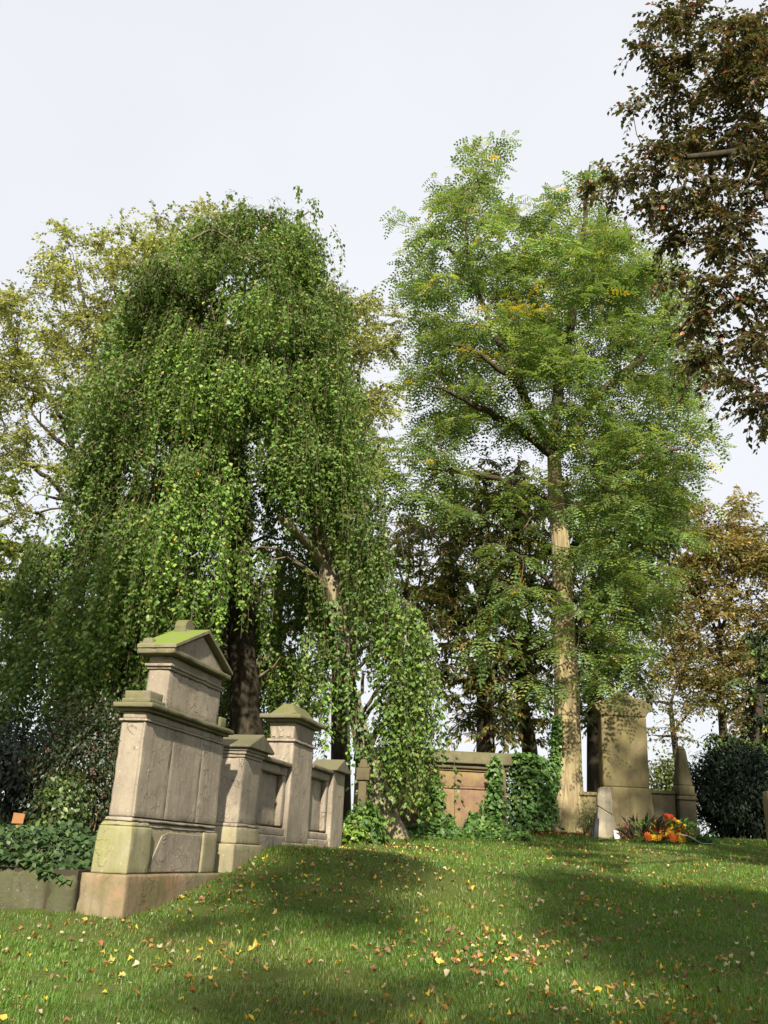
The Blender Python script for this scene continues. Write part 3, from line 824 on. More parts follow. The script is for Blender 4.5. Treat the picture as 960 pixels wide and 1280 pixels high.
def poly(pts, Y, dy=None):
    dy = dy or [0] * len(pts)
    return [at(p[0], p[1], Y + d) for p, d in zip(pts, dy)]

def gbase(px, py, Y):
    c = at(px, py, Y); return np.array([c[0], Y, float(ground_z(c[0], Y))])

# ---- the locust with pinnate leaves
def locust():
    Y = 23.75
    b = gbase(702, 1040, Y)
    tr = poly([(700, 1052), (704, 1015), (708, 960), (709, 880), (704, 790), (702, 700), (694, 620), (692, 560)], Y)
    tr[0][2] = b[2] - 0.25
    limbs = [(tr, [0.62, 0.46, 0.35, 0.30, 0.27, 0.24, 0.20, 0.17]),
             (poly([(692, 565), (668, 520), (652, 487), (625, 460), (598, 440), (560, 430)], Y, [0, -1.0, -1.9, -2.5, -2.9, -3.1]), [0.16, 0.13, 0.10, 0.075, 0.05, 0.025]),
             (poly([(692, 570), (640, 528), (600, 512), (565, 490), (535, 480)], Y, [0, -.9, -1.6, -2.0, -2.1]), [0.13, 0.10, 0.075, 0.05, 0.025]),
             (poly([(692, 560), (700, 470), (718, 380), (728, 300), (735, 240), (738, 205)], Y, [0, .2, .5, .6, .5, .4]), [0.2, 0.15, 0.12, 0.09, 0.05, 0.03]),
             (poly([(694, 570), (740, 500), (790, 460), (830, 410), (850, 370)], Y, [0, -.3, -.8, -1.1, -1.4]), [0.17, 0.13, 0.1, 0.07, 0.04]),
             (poly([(655, 490), (620, 420), (595, 360), (582, 310), (585, 265), (605, 200)], Y, [-1.8, -1.7, -1.4, -1, -.6, -.2]), [0.09, 0.075, 0.06, 0.045, 0.03, 0.012]),
             (poly([(588, 340), (560, 310), (535, 290)], Y, [0, .1, .1]), [0.06, 0.05, 0.03]),
             (poly([(698, 660), (760, 600), (810, 570), (850, 560)], Y, [0, -.6, -1.0, -1.2]), [0.12, 0.09, 0.07, 0.04]),
             (poly([(702, 750), (660, 700), (640, 690)], Y, [0, -.8, -1.3]), [0.06, 0.04, 0.03]),
             (poly([(696, 640), (640, 600), (580, 590), (530, 585)], Y, [0, -.8, -1.6, -2.0]), [0.1, 0.08, 0.06, 0.03])]
    bl = [(608, 200, 24, 1.6), (592, 235, 26, 1.3), (560, 262, 40, 1.0), (520, 300, 34, .8), (625, 275, 34, 1.0), (690, 268, 42), (745, 300, 55), (735, 215, 22, .35), (590, 330, 45), (530, 365, 40),
          (650, 345, 60), (720, 360, 70), (800, 345, 55), (845, 390, 45), (560, 420, 58), (640, 430, 60), (700, 450, 65), (780, 440, 70), (845, 470, 50), (520, 470, 30), (590, 500, 50),
          (545, 540, 40), (740, 540, 65), (810, 545, 60), (855, 560, 40), (650, 520, 40), (770, 620, 60), (830, 630, 45), (780, 700, 55), (825, 710, 30), (770, 780, 45), (800, 800, 25, .7), (740, 840, 26, .7)]
    T = blob_targets(bl, Y, 695, 3.8, 6.2)
    fr = [(540, 600, 42, 1.8), (490, 590, 26, 1.8), (580, 640, 26), (640, 590, 30), (640, 735, 38), (665, 800, 28), (670, 850, 26), (625, 770, 24), (730, 690, 36), (735, 800, 26), (645, 690, 22)]
    fr += [(700, 640, 30, .8), (665, 650, 26), (720, 760, 26), (690, 800, 22, .8), (610, 690, 24), (600, 800, 18, .7), (755, 850, 22), (760, 650, 40), (470, 600, 16, 1.8), (510, 620, 26, 1.8), (555, 585, 26, 1.6), (560, 640, 24, 1.6), (500, 560, 20, 1.6)]
    T2 = blob_targets(fr, Y - 2.0, 695, 3.0, 7.5, layers=(0.0,))
    T = np.concatenate([T, T2])
    g = palette([(0.165, 0.26, 0.08), (0.135, 0.225, 0.075), (0.215, 0.295, 0.09), (0.28, 0.32, 0.085), (0.60, 0.42, 0.03)], [4, 3.5, 3, 1.6, 0.10])
    t = tree('locust_tree', 'tall locust tree with feathery light green leaves and a furrowed ochre trunk', None, b, limbs, T,
             dict(rc=0.72, ntw=5, nl=6, Ls=0.38, aspect=0.58, pal=g, droop=0.22, compound=4, tone=0.2, up=1.1, flat=0.36),
             M_LEAF_THIN, M_BARK_ROB, M_TWIG, ridge=bark_ridge(0.7, 0.09, 13, 0.5), trunk_sides=72, tip=0.010, limb_mat=M_LIMB)
    # yellowing sprays high in the front of the crown
    Ty = blob_targets([(640, 375, 40), (680, 350, 18), (590, 430, 20), (600, 380, 20), (665, 400, 24)], Y - 3.2, 695, 2, 7.0, layers=(0.0,))
    tips = [(p, np.array([0, -0.4, 0.6])) for p in Ty]
    v, f, c = clump_leaves(tips, 0.5, 4, 4, 0.26, 0.42, palette([(0.55, 0.40, 0.03), (0.42, 0.36, 0.04), (0.25, 0.27, 0.05)], [2, 2, 2]), compound=4)
    y = mesh_arrays('yellowing_sprays', v, f, M_LEAF_THIN, t, col=c, kind='stuff', origin=b)
    y['label'] = 'yellow autumn sprays high in the crown'
    return b
LOCUST = locust()

# ---- weeping beech
def weeping_beech():
    Y = 21.0
    b = gbase(480, 1035, 19.6)
    t = empty('weeping_beech', b, 0, 'great weeping beech with dark green leaf curtains hanging to the ground', 'tree')
    stems = [(poly([(486, 1045), (478, 1010), (455, 930), (440, 870), (428, 800), (415, 730), (398, 680), (385, 600), (372, 500), (360, 400), (355, 330)], 19.6, [0, 0, .1, .2, .4, .6, .8, 1, 1.2, 1.4, 1.4]), [0.34, 0.21, 0.165, 0.155, 0.15, 0.165, 0.18, 0.16, 0.12, 0.08, 0.04]),
             (poly([(318, 1040), (312, 950), (305, 860), (300, 750), (295, 640), (290, 520), (280, 420), (260, 340)], 21.8), [0.45, 0.36, 0.32, 0.29, 0.26, 0.2, 0.13, 0.05]),
             (poly([(212, 1000), (206, 860), (204, 760), (212, 680), (235, 560), (245, 450), (250, 360)], 20.4, [0, 0, 0, .2, .5, .6, .6]), [0.26, 0.22, 0.2, 0.18, 0.14, 0.1, 0.05])]
    for i, (pts, rad) in enumerate(stems):
        pts[0][2] = float(ground_z(pts[0][0], pts[0][1])) - 0.2
        P, r = resample(pts, rad, 0.3)
        P[2:-1] += rng.standard_normal((len(P) - 3, 3)) * 0.025
        v, f = tube(P, r, 20, bark_ridge(i, 0.09, 5, 0.6))
        o = mesh_arrays('trunk', v, f, M_BARK_BEECH if i != 1 else M_BARK_DARK, t, smooth=True, origin=b)
    sp = [np.concatenate([resample(p, r, 0.3)[0] for p, r in stems])][0]
    # broken stub
    P, r = resample(poly([(400, 700), (386, 682), (368, 662), (352, 650)], 20.2, [0, -.7, -1.4, -1.9]), [0.12, 0.095, 0.085, 0.08], 0.15)
    v, f = tube(P, r, 8); mesh_arrays('broken_limb', v, f, M_BARK_BEECH, t, smooth=True, origin=b)
    P, r = resample(poly([(432, 760), (470, 745), (500, 745), (525, 770), (535, 830), (540, 900)], 19.8, [0, -.3, -.6, -.8, -.9, -1]), [0.09, 0.07, 0.05, 0.04, 0.03, 0.012], 0.2)
    v, f = tube(P, r, 6); mesh_arrays('limb', v, f, M_TWIG_PALE, t, smooth=True, origin=b)
    # crest points of the cascades
    crest = []   # (point, outward dir, strand length, number)
    ax = at(288, 700, Y)[:2]
    prof = [(17.0, 0.5), (16.3, 1.7), (15.4, 2.2), (13.5, 2.75), (12.0, 2.95), (9.7, 3.1), (8.0, 3.3), (6.2, 3.5)]
    zz = np.array([p[0] for p in prof][::-1]); rr_ = np.array([p[1] for p in prof][::-1])
    axc = lambda z: np.array([np.interp(z, [5, 9, 12, 16.5], [-4.1, -3.8, -3.9, -3.9]), ax[1]])
    for z in np.arange(5.9, 17.2, 0.62):
        rad = np.interp(z, zz, rr_)
        n = int(1.9 * rad + 2.2)
        for a in np.linspace(0, 2 * np.pi, n, endpoint=False) + rng.random() * 6 + rng.normal(size=n) * 0.15:
            q = rad * (0.62 + 0.44 * rng.random()) if rng.random() < 0.8 else rad * (0.25 + 0.3 * rng.random())
            zc = z + rng.normal() * 0.3
            d = np.array([math.cos(a), math.sin(a), 0])
            p = np.array([*axc(zc), zc]) + d * q
            if d[1] > 0.55 and rng.random() < 0.25: continue       # thinner at the back
            ln = (0.7 + 1.7 * rng.random() ** 1.3) * (1.0 + 0.16 * (9.5 - z) * (z < 9.5))
            v_ = p - EYE; pxl = 480 + FPX * (v_ @ RTV) / (v_ @ FW)
            if z < 8.0 and 265 < pxl < 445 and d[1] < 0.35: continue   # open below: the stems show here
            if z < 9.4 and 285 < pxl < 430 and d[1] < 0.2: ln *= 0.55
            tn = np.clip(1 + 0.3 * rng.normal(), 0.55, 1.6)
            for k in range(3):
                off = np.array([-d[1], d[0], 0]) * rng.normal() * 0.33 + d * rng.normal() * 0.12 + np.array([0, 0, rng.normal() * 0.16])
                crest.append((p + off, d, ln * (0.75 + 0.5 * rng.random()), 16, tn))
    def C(px, py, Yq, ln, n=16, dx=0.2):
        p = at(px, py, Yq); crest.append((p, nrmz(np.array([dx, -0.7, 0.0])), ln, n, 0.0))
    for a in ((385, 262, 21, 0.9, 6), (372, 285, 21, 1.5, 10), (345, 285, 20.8, 1.8, 12), (340, 300, 21, 2.0, 14), (365, 320, 20.6, 2.2, 14), (300, 310, 20.5, 1.8, 14), (220, 320, 20.6, 1.8, 14), (200, 350, 20.4, 2.2, 14), (255, 310, 20.4, 1.6, 12)):
        C(*a)
    # boughs that close the middle and the right flank
    for a in ((395, 350, 20.6, 1.6, 16), (410, 400, 20.2, 1.8, 16), (385, 390, 19.6, 1.7, 16), (425, 440, 20.4, 1.9, 16), (400, 450, 19.4, 1.8, 16), (440, 490, 20.2, 2.0, 16), (415, 510, 19.2, 1.7, 16), (450, 540, 19.8, 2.0, 16), (430, 570, 19.0, 1.6, 14), (462, 590, 19.6, 2.2, 16), (340, 430, 19.2, 1.6, 16), (300, 420, 19.0, 1.6, 16), (265, 440, 19.0, 1.7, 16), (320, 480, 18.8, 1.6, 16), (360, 480, 18.9, 1.7, 16), (280, 500, 18.6, 1.7, 16), (240, 480, 18.8, 1.8, 16), (350, 400, 19.5, 1.7, 14), (230, 420, 19.4, 1.7, 16), (200, 450, 19.4, 1.9, 16), (170, 520, 19.2, 2.0, 16), (375, 560, 18.7, 1.3, 12), (330, 560, 18.3, 1.3, 12)):
        C(a[0] - 9, *a[1:])
    # right-hand falls down to the ground
    for a in ((455, 620, 18.9, 2.8, 16), (470, 680, 19.2, 3.0, 16), (450, 700, 18.6, 2.4, 9), (430, 850, 18.3, 1.9, 6), (410, 800, 18.9, 1.6, 5), (490, 750, 18.9, 3.4, 16), (510, 765, 18.8, 3.6, 18), (525, 785, 18.7, 3.4, 16), (505, 800, 19.2, 3.2, 16), (528, 850, 18.9, 2.4, 12), (490, 860, 18.8, 2.6, 16), (470, 840, 19.8, 2.4, 10), (505, 900, 19.0, 1.9, 14), (490, 900, 18.7, 1.8, 8), (445, 640, 18.4, 1.6, 10), (380, 720, 18.9, 1.8, 6), (340, 700, 18.6, 1.6, 6), (300, 690, 18.3, 1.7, 8), (385, 800, 19.2, 1.6, 7)):
        C(*a)
    # left-hand falls
    for a in ((130, 600, 19.5, 3.2, 16), (105, 650, 19.6, 3.4, 18), (80, 700, 19.8, 3.6, 18), (50, 750, 20, 3.2, 16), (25, 810, 20, 2.8, 14), (60, 780, 18.6, 2.8, 16), (110, 720, 18.2, 2.9, 16), (160, 680, 17.8, 2.8, 16), (140, 760, 17.9, 2.4, 14), (180, 640, 17.8, 2.6, 16), (215, 640, 17.6, 2.6, 14), (250, 620, 17.6, 2.2, 14), (90, 830, 18.6, 1.7, 14), (40, 860, 19, 1.6, 12), (170, 780, 18.4, 1.6, 10), (10, 900, 19.5, 1.2, 8)):
        C(*a, dx=-0.4)
    ty_, tx_ = np.array([640, 680, 730, 800, 870, 930, 1010, 1045.]), np.array([392, 398, 415, 428, 440, 455, 478, 486.])
    tw = Geo(); B, D, NV, L, CC = [], [], [], [], []
    pal = palette([(0.085, 0.16, 0.03), (0.115, 0.20, 0.037), (0.15, 0.24, 0.044), (0.23, 0.29, 0.055), (0.42, 0.26, 0.03)], [4, 4, 3, 0.9, 0.03])
    for p, d, ln, ns, tn in crest:
        # arching bough from the nearest stem point below the crest
        dv = p - sp; dist = np.linalg.norm(dv, axis=1) + 0.9 * np.abs(dv[:, 2] - 0.8)
        q = sp[int(np.argmin(dist))]
        s = np.linspace(0, 1, 7)[:, None]
        c = (q + p) / 2 + np.array([0, 0, 0.35 * np.linalg.norm(p - q) + 0.15])
        arc = (1 - s) ** 2 * q + 2 * s * (1 - s) * c + s ** 2 * p
        arc[1:-1] += rng.standard_normal((5, 3)) * 0.05
        tw.add(*tube(arc, np.linspace(0.05, 0.014, 7), 5))
        side = np.array([-d[1], d[0], 0]); tone = tn or np.clip(1 + 0.22 * rng.normal(), 0.6, 1.5)
        wid = 0.15 + 0.22 * rng.random() if tn else 0.16 + 0.14 * rng.random()
        for k in range(ns):
            lat = rng.normal() * wid
            st = p + side * lat + d * (rng.normal() * 0.28) + np.array([0, 0, -0.35 * lat * lat + rng.normal() * 0.07 + 0.06])
            le = ln * (0.45 + 0.75 * rng.random())
            gz = float(ground_z(st[0], st[1])) + 0.25 + 0.5 * rng.random()
            le = min(le, max(0.5, st[2] - gz))
            m_ = max(3, int(le / 0.4)); u = np.linspace(0, 1, m_ + 1)
            outw = (0.35 * (1 - np.exp(-u * 3)))[:, None] * d * (0.6 + 0.8 * rng.random())
            sway = np.cumsum(rng.standard_normal((m_ + 1, 3)) * 0.022, 0) * np.array([1, 1, 0])
            path = st + outw + sway + np.stack([0 * u, 0 * u, -le * (u ** 1.15) + 0.14 * np.exp(-((u - 0.08) / 0.08) ** 2)], 1)
            path[:, :2] += (side * lat * 0.25)[:2] * u[:, None]
            pv = path - EYE; dz = pv @ FW; sx = 480 + FPX * (pv @ RTV) / dz; sy = 640 - FPX * (pv @ UPV) / dz
            hit = (sy > 650) & (sy < 1030) & (path[:, 1] < 20.0) & (np.abs(sx - np.interp(sy, ty_, tx_)) < 9)
            if hit.any() and rng.random() < 0.75: continue           # shoots keep clear of the leaning stem
            tw.add(*tube(path, np.linspace(0.006, 0.003, m_ + 1), 3))
            nlf = int(le / 0.033)
            fl = np.sort(rng.random(nlf)); fi = fl * m_; i0 = np.minimum(fi.astype(int), m_ - 1); fr = (fi - i0)[:, None]
            pos = path[i0] * (1 - fr) + path[i0 + 1] * fr
            az = rng.random(nlf) * 2 * np.pi
            hd = np.stack([np.cos(az), np.sin(az), 0 * az], 1)
            B.append(pos + hd * (0.012 + np.abs(rng.normal(size=nlf)) * 0.085 * (1 - 0.6 * fl))[:, None] + np.array([0, 0, -0.05]) * rng.random((nlf, 1)))
            D.append(hd * (0.55 + 0.3 * rng.random((nlf, 1))) + np.array([0, 0, -0.75]) + unit(nlf) * 0.25)
            NV.append(nrmz(hd + np.array([0, 0, 0.6]) + unit(nlf) * 0.4))
            L.append(0.102 * (0.6 + 0.6 * rng.random(nlf)))
            cc = pal(nlf) * tone * (0.85 + 0.3 * rng.random((nlf, 1)))
            CC.append(cc)
    B, D, NV, CC = map(np.concatenate, (B, D, NV, CC)); L = np.concatenate(L)
    v, f = leaf_quads(B, D, NV, L, L * 0.78, 0.1)
    tw.build('hanging_shoots', M_TWIG_PALE, t, kind='stuff', origin=b)
    mesh_arrays('crown', v, f, M_LEAF, t, col=np.repeat(CC, 4, 0), kind='stuff', origin=b)
    print('weeping leaves', len(B), 'crests', len(crest))
    # bare grey limbs lying over the top of the crown
    for pts in ([(180, 395), (190, 370), (215, 362), (240, 352), (262, 372), (268, 400)], [(240, 300), (265, 285), (290, 300), (315, 330)], [(160, 490), (200, 486), (235, 487)]):
        P, r = resample(poly(pts, 18.9), np.linspace(0.035, 0.015, len(pts)), 0.12)
        v, f = tube(P, r, 5); mesh_arrays('limb', v, f, M_TWIG_PALE, t, smooth=True, origin=b)
weeping_beech()

# ---- ivy and other leafy cover
def leaf_mass(name, label, cat, pts, nrm, L, pal, mat, base, aspect=0.85, kind=None, group=None, stems=None, jitter=0.5):
    """leaves standing off a surface sampled at pts with outward directions nrm"""
    n = len(pts)
    t = empty(name, base, 0, label, cat, group)
    d = nrmz(nrm * 0.35 + unit(n) * 0.6 + np.array([0, 0, -0.55]))
    nv = nrmz(nrm + np.array([0, 0, 0.45]) + unit(n) * jitter)
    Ls = L * (0.6 + 0.7 * rng.random(n))
    v, f = leaf_quads(pts, d, nv, Ls, Ls * aspect, 0.12)
    c = pal(n) * (0.7 + 0.6 * rng.random((n, 1)))
    mesh_arrays('foliage', v, f, mat, t, col=np.repeat(c, 4, 0), kind='stuff', origin=base)
    if stems is not None:
        g = Geo()
        for s in stems: g.add(*tube(s, np.linspace(0.02, 0.008, len(s)), 4))
        g.build('stem', M_TWIG, t, kind='stuff', origin=base)
    return t

def bumpy_volume(c, rad, n, flat=1.0, shell=0.55, freq=3.0, amp=0.25):
    u = unit(n)
    f = 1 + amp * hash_noise(u * freq + np.asarray(c), 1.0) + amp * 0.7 * hash_noise(u * freq * 2.7, 1.3)
    rr = (shell + (1 - shell) * rng.random(n)) * f
    p = np.asarray(c) + u * rr[:, None] * np.asarray(rad)
    return p, u

def bush(name, label, px, py, Y, rx, rz, n, L, cols, wts, mat, cat='bush', ry=None, aspect=0.6, group=None, shell=0.45, amp=0.3):
    c = at(px, py, Y); g = float(ground_z(c[0], Y))
    base = np.array([c[0], Y, g])
    p, u = bumpy_volume(c, (rx, ry or rx * 0.8, rz), n, shell=shell, amp=amp)
    ok = p[:, 2] > g + 0.03; p, u = p[ok], u[ok]
    stems = []
    for k in range(7):
        e = c + unit(1)[0] * np.array([rx, (ry or rx * .8), rz]) * 0.75
        if e[2] < g + 0.2: e[2] = g + 0.3
        m_ = (base + e) / 2 + np.array([0, 0, 0.15]) + rng.normal(size=3) * 0.08
        s0 = base + np.array([rng.normal() * 0.12, rng.normal() * 0.1, -0.05])
        stems.append([s0, m_, e])
    return leaf_mass(name, label, cat, p, u, L, palette(cols, wts), mat, base, aspect, group=group, stems=stems)

IVY = [(0.06, 0.135, 0.028), (0.085, 0.175, 0.034), (0.045, 0.10, 0.024), (0.15, 0.225, 0.05)]
IVW = [4, 4, 3, 1.5]

def ivies():
    # ivy bed above the retaining wall
    n = 9000
    x = -2.85 - 3.6 * rng.random(n); y = 10.0 + 4.5 * rng.random(n) ** 1.5
    z = 1.36 + 0.35 * np.minimum(1, (y - 9.95) * 0.8) + 0.10 * np.sin(x * 3.1) * np.sin(y * 2.3) + 0.05 * np.sin(x * 9 + y * 5)
    z = z - 0.16 * rng.random(n)
    y = np.where(rng.random(n) < 0.10, 9.87 + 0.14 * rng.random(n), y); z = np.where(y < 10.01, 1.36 - 0.05 * rng.random(n) + 0.10 * np.sin(x * 5), z)
    nr = np.stack([0.2 * rng.standard_normal(n), -0.5 + 0 * x, 0.9 + 0 * x], 1)
    base = np.array([-4.2, 11.0, 1.25])
    st = [[np.array([-3 - q * 0.4, 10.1, 1.3]), np.array([-3.1 - q * 0.4, 10.8, 1.5]), np.array([-3.0 - q * 0.4, 11.6, 1.5])] for q in range(7)]
    leaf_mass('ivy_bed', 'dark glossy ivy bed spilling over the low retaining wall', 'ivy', np.stack([x, y, z], 1), nrmz(nr), 0.085, palette([(0.03, 0.06, 0.02), (0.045, 0.085, 0.025), (0.065, 0.11, 0.03)], [4, 4, 1.5]), M_LEAF_WAX, base, 0.8, stems=st)
    # soil bed under it
    bm_pts = [(-2.82, 9.9), (-9, 10.2), (-12, 24), (-2.6, 24), (-1.3, 18), (-2.45, 12.0)]
    mt = plain_material('leaf mould', (0.05, 0.04, 0.022), 1.0, 0.5, 6)
    prism('ivy_soil', bm_pts, 'z', 0.5, 1.34, mt, None, 0)['kind'] = 'structure'
    def columnar(name, label, quad, Y, n, L, thick=0.25, cols=IVY, fade=0.0):
        """ivy over a piece of surface: quad = list of (px, py, halfwidth px) from bottom up"""
        q = np.array(quad, float); u = rng.random(n)
        s = np.linspace(0, 1, len(q)); px = np.interp(u, s, q[:, 0]); py = np.interp(u, s, q[:, 1]); hw = np.interp(u, s, q[:, 2])
        lat = np.clip(rng.normal(size=n) * 0.55, -1.15, 1.15)
        dep = rng.random(n) * thick * np.sqrt(np.maximum(0.05, 1 - (lat / 1.2) ** 2))
        P = np.array([at(a + l * h, b, Y) for a, b, l, h in zip(px, py, lat, hw)])
        P[:, 1] -= dep; P += rng.normal(size=P.shape) * 0.03
        nr = np.stack([lat * 0.8, -np.ones(n), 0.1 + 0 * lat], 1)
        b = gbase(q[0, 0], q[0, 1], Y); b[1] = Y - thick / 2
        stems = []
        for k in range(5):
            lo = rng.normal(size=1)[0] * 0.3
            stems.append([at(q[i, 0] + lo * q[i, 2], q[i, 1], Y - 0.03) for i in range(len(q))])
        return leaf_mass(name, label, 'ivy', P, nrmz(nr), L, palette(cols, IVW), M_LEAF_WAX, b, 0.85, stems=stems)
    columnar('climbing_ivy', 'ivy climbing in a narrow peak up the red sandstone wall', [(612, 1040, 30), (615, 1018, 20), (618, 996, 11), (619, 972, 6), (617, 948, 3)], 21.4, 900, 0.10, 0.4)
    columnar('climbing_ivy', 'dense ivy column between the red wall and the furrowed trunk', [(660, 1035, 34), (660, 1000, 30), (662, 970, 29), (658, 952, 26), (650, 945, 12)], 22.6, 3600, 0.11, 0.5)
    columnar('climbing_ivy', 'ivy running up the left side of the furrowed trunk', [(684, 1020, 12), (690, 980, 9), (694, 930, 8), (694, 895, 6)], LOCUST[1] - 0.25, 900, 0.09, 0.25)
    columnar('climbing_ivy', 'sparse ivy clinging to the right foot of the furrowed trunk', [(722, 1010, 7), (720, 985, 5), (716, 960, 3)], LOCUST[1] - 0.1, 220, 0.08, 0.15)
    columnar('climbing_ivy', 'ivy growing up the leaning pale beech stem', [(470, 1035, 16), (456, 960, 20), (440, 880, 17), (428, 810, 15), (416, 750, 10)], 19.45, 520, 0.10, 0.35)
    columnar('climbing_ivy', 'dark ivy mat on the shaded end of the red wall', [(540, 1035, 20), (540, 1005, 14), (541, 985, 9), (543, 970, 5)], 21.45, 700, 0.10, 0.35)
    # low ivy at the foot of the wall
    n = 3600
    px = 490 + 170 * rng.random(n); top = 1022 + 6 * np.sin(px * 0.08) + 8 * np.sin(px * 0.21) + np.maximum(0, px - 610) * 0.25 + np.maximum(0, 540 - px) * 0.3
    py = top + (1050 - top) * rng.random(n) ** 0.8
    Yq = 21.3 - 1.3 * (py - top) / (1050 - top) - 0.2 * rng.random(n)
    P = np.array([at(a, b_, c) for a, b_, c in zip(px, py, Yq)])
    P[:, 2] = np.maximum(P[:, 2], ground_z(P[:, 0], P[:, 1]) + 0.03)
    nr = np.tile(np.array([[0, -0.8, 0.6]]), (n, 1))
    leaf_mass('ground_ivy', 'low bank of ivy along the foot of the red sandstone wall', 'ivy', P, nr, 0.105, palette(IVY, IVW), M_LEAF_WAX, gbase(570, 1045, 20.7), 0.85,
              stems=[[gbase(500 + 25 * k, 1045, 20.4) + [0, 0, .05], gbase(505 + 25 * k, 1045, 20.7) + [0, 0, .25], gbase(512 + 25 * k, 1045, 21.2) + [0, 0, .4]] for k in range(6)])
ivies()

bush('shrub', 'bright green leafy shrub at the end of the pillared tomb', 455, 1035, 17.9, 0.42, 0.42, 1500, 0.10, [(0.10, 0.20, 0.03), (0.15, 0.26, 0.04), (0.06, 0.13, 0.03)], [3, 2, 2], M_LEAF, 'shrub', aspect=0.8)
bush('shrub', 'lime green low shrub in front of the slim grave post', 440, 1043, 17.6, 0.30, 0.22, 700, 0.10, [(0.20, 0.30, 0.04), (0.15, 0.26, 0.04)], [3, 2], M_LEAF, 'shrub', aspect=0.8)
bush('maple_shrub', 'rust and green autumn shrub behind the gabled tomb', 120, 950, 14.2, 0.95, 1.05, 13000, 0.055, [(0.03, 0.055, 0.014), (0.045, 0.07, 0.017), (0.12, 0.045, 0.018), (0.06, 0.045, 0.014)], [4, 3, 0.5, 1], M_LEAF, 'shrub', aspect=0.6, amp=0.35)
bush('shrub', 'yellow green young shrub at the foot of the maple shrub', 80, 1005, 12.6, 0.35, 0.42, 700, 0.08, [(0.10, 0.16, 0.03), (0.16, 0.22, 0.04), (0.05, 0.08, 0.02)], [3, 1, 3], M_LEAF, 'shrub')
bush('yew_bush', 'dense dark yew bush beside the obelisk', 925, 990, 25.0, 1.35, 1.25, 30000, 0.12, [(0.008, 0.016, 0.008), (0.014, 0.026, 0.012), (0.022, 0.036, 0.014)], [4, 3, 1], M_NEEDLE, 'bush', aspect=0.4, ry=1.2, shell=0.3, amp=0.22)
bush('shrub', 'pale green background shrub between the stele and the obelisk', 838, 975, 29.0, 0.95, 0.9, 2600, 0.11, [(0.12, 0.16, 0.03), (0.17, 0.2, 0.045), (0.07, 0.10, 0.02)], [3, 2, 2], M_LEAF_THIN, 'shrub', shell=0.3)
bush('shrub', 'wispy shrub in front of the low ochre wall', 737, 1022, 22.3, 0.32, 0.45, 420, 0.09, [(0.13, 0.16, 0.04), (0.2, 0.2, 0.06), (0.08, 0.11, 0.03)], [3, 2, 2], M_LEAF, 'shrub', aspect=0.3, shell=0.1)
bush('dark_shrubbery', 'dark evergreen shrubbery behind the ivy bed', 35, 960, 17.5, 1.5, 1.1, 9000, 0.10, [(0.012, 0.022, 0.010), (0.02, 0.034, 0.012)], [3, 2], M_LEAF, 'bush', aspect=0.5, ry=1.2, shell=0.2)
bush('dark_shrubbery', 'dark evergreen shrubbery below the hanging beech boughs', 300, 930, 25.5, 2.2, 1.5, 12000, 0.11, [(0.012, 0.022, 0.010), (0.022, 0.034, 0.012), (0.035, 0.02, 0.012)], [3, 2, 1], M_LEAF, 'bush', aspect=0.5, ry=1.2, shell=0.2)

# ---- broad-leaved trees further back and overhead
def simple_limbs(trunk_px, Y, r0, crown_px, n, spread=0.6):
    """a trunk through given pixels and n limbs fanning to points of the crown"""
    b = gbase(trunk_px[0][0], trunk_px[0][1], Y)
    tr = poly(trunk_px, Y); tr[0] = b - np.array([0, 0, 0.2])
    L = [(tr, list(np.linspace(r0, r0 * 0.45, len(tr))))]
    for k, (cx, cy, dy) in enumerate(crown_px):
        s = tr[-1 - (k % 2)]
        e = at(cx, cy, Y + dy)
        mid = (s + e) / 2 + np.array([0, 0, 0.12 * np.linalg.norm(e - s)])
        L.append(([s, mid, e], [r0 * 0.36, r0 * 0.24, r0 * 0.08]))
    return b, L

# pale lime behind the weeping beech, two crowns' worth of boughs
b, L = simple_limbs([(150, 1000), (148, 850), (140, 740), (138, 660)], 31, 0.42, [(40, 520, -2), (95, 330, 0), (180, 320, 1), (20, 430, 1), (130, 400, -2), (230, 330, 2), (60, 620, -2.5), (10, 560, 2)], 8)
T = blob_targets([(90, 295, 22, .8), (70, 350, 40), (150, 320, 45), (210, 300, 40), (260, 290, 38), (20, 390, 40), (90, 420, 50), (160, 400, 55), (20, 470, 45), (90, 500, 55), (150, 480, 45), (30, 560, 40, .8), (100, 590, 40), (-30, 480, 50), (-40, 600, 50), (20, 640, 28, .6), (140, 560, 40), (290, 285, 26)], 31, 120, 4.0, 6.0)
pal_pale = palette([(0.31, 0.34, 0.12), (0.40, 0.41, 0.17), (0.24, 0.28, 0.09), (0.17, 0.215, 0.065), (0.55, 0.42, 0.06)], [4, 3, 3, 1.2, 0.15])
tree('lime_tree', 'pale yellow green lime tree with fanning boughs left of the weeping beech', None, b, L, T, dict(rc=0.95, ntw=8, nl=14, Ls=0.125, aspect=0.75, pal=pal_pale, tone=0.2), M_LEAF_THIN, M_BARK_DARK, M_TWIG, tip=0.014)
b, L = simple_limbs([(430, 990), (425, 800), (425, 650), (430, 560)], 33, 0.36, [(410, 380, 0), (460, 400, 1), (480, 480, -1), (400, 460, -1)], 4)
T = blob_targets([(415, 375, 28), (455, 385, 35), (440, 440, 40), (480, 430, 26), (470, 500, 36), (440, 520, 36), (495, 400, 14, .7), (470, 570, 30), (400, 420, 30)], 33, 440, 2.2, 6.0)
tree('lime_tree', 'pale yellow green lime tree showing between the weeping beech and the locust', None, b, L, T, dict(rc=0.95, ntw=8, nl=14, Ls=0.125, aspect=0.75, pal=pal_pale, tone=0.2), M_LEAF_THIN, M_BARK_DARK, M_TWIG, tip=0.014)
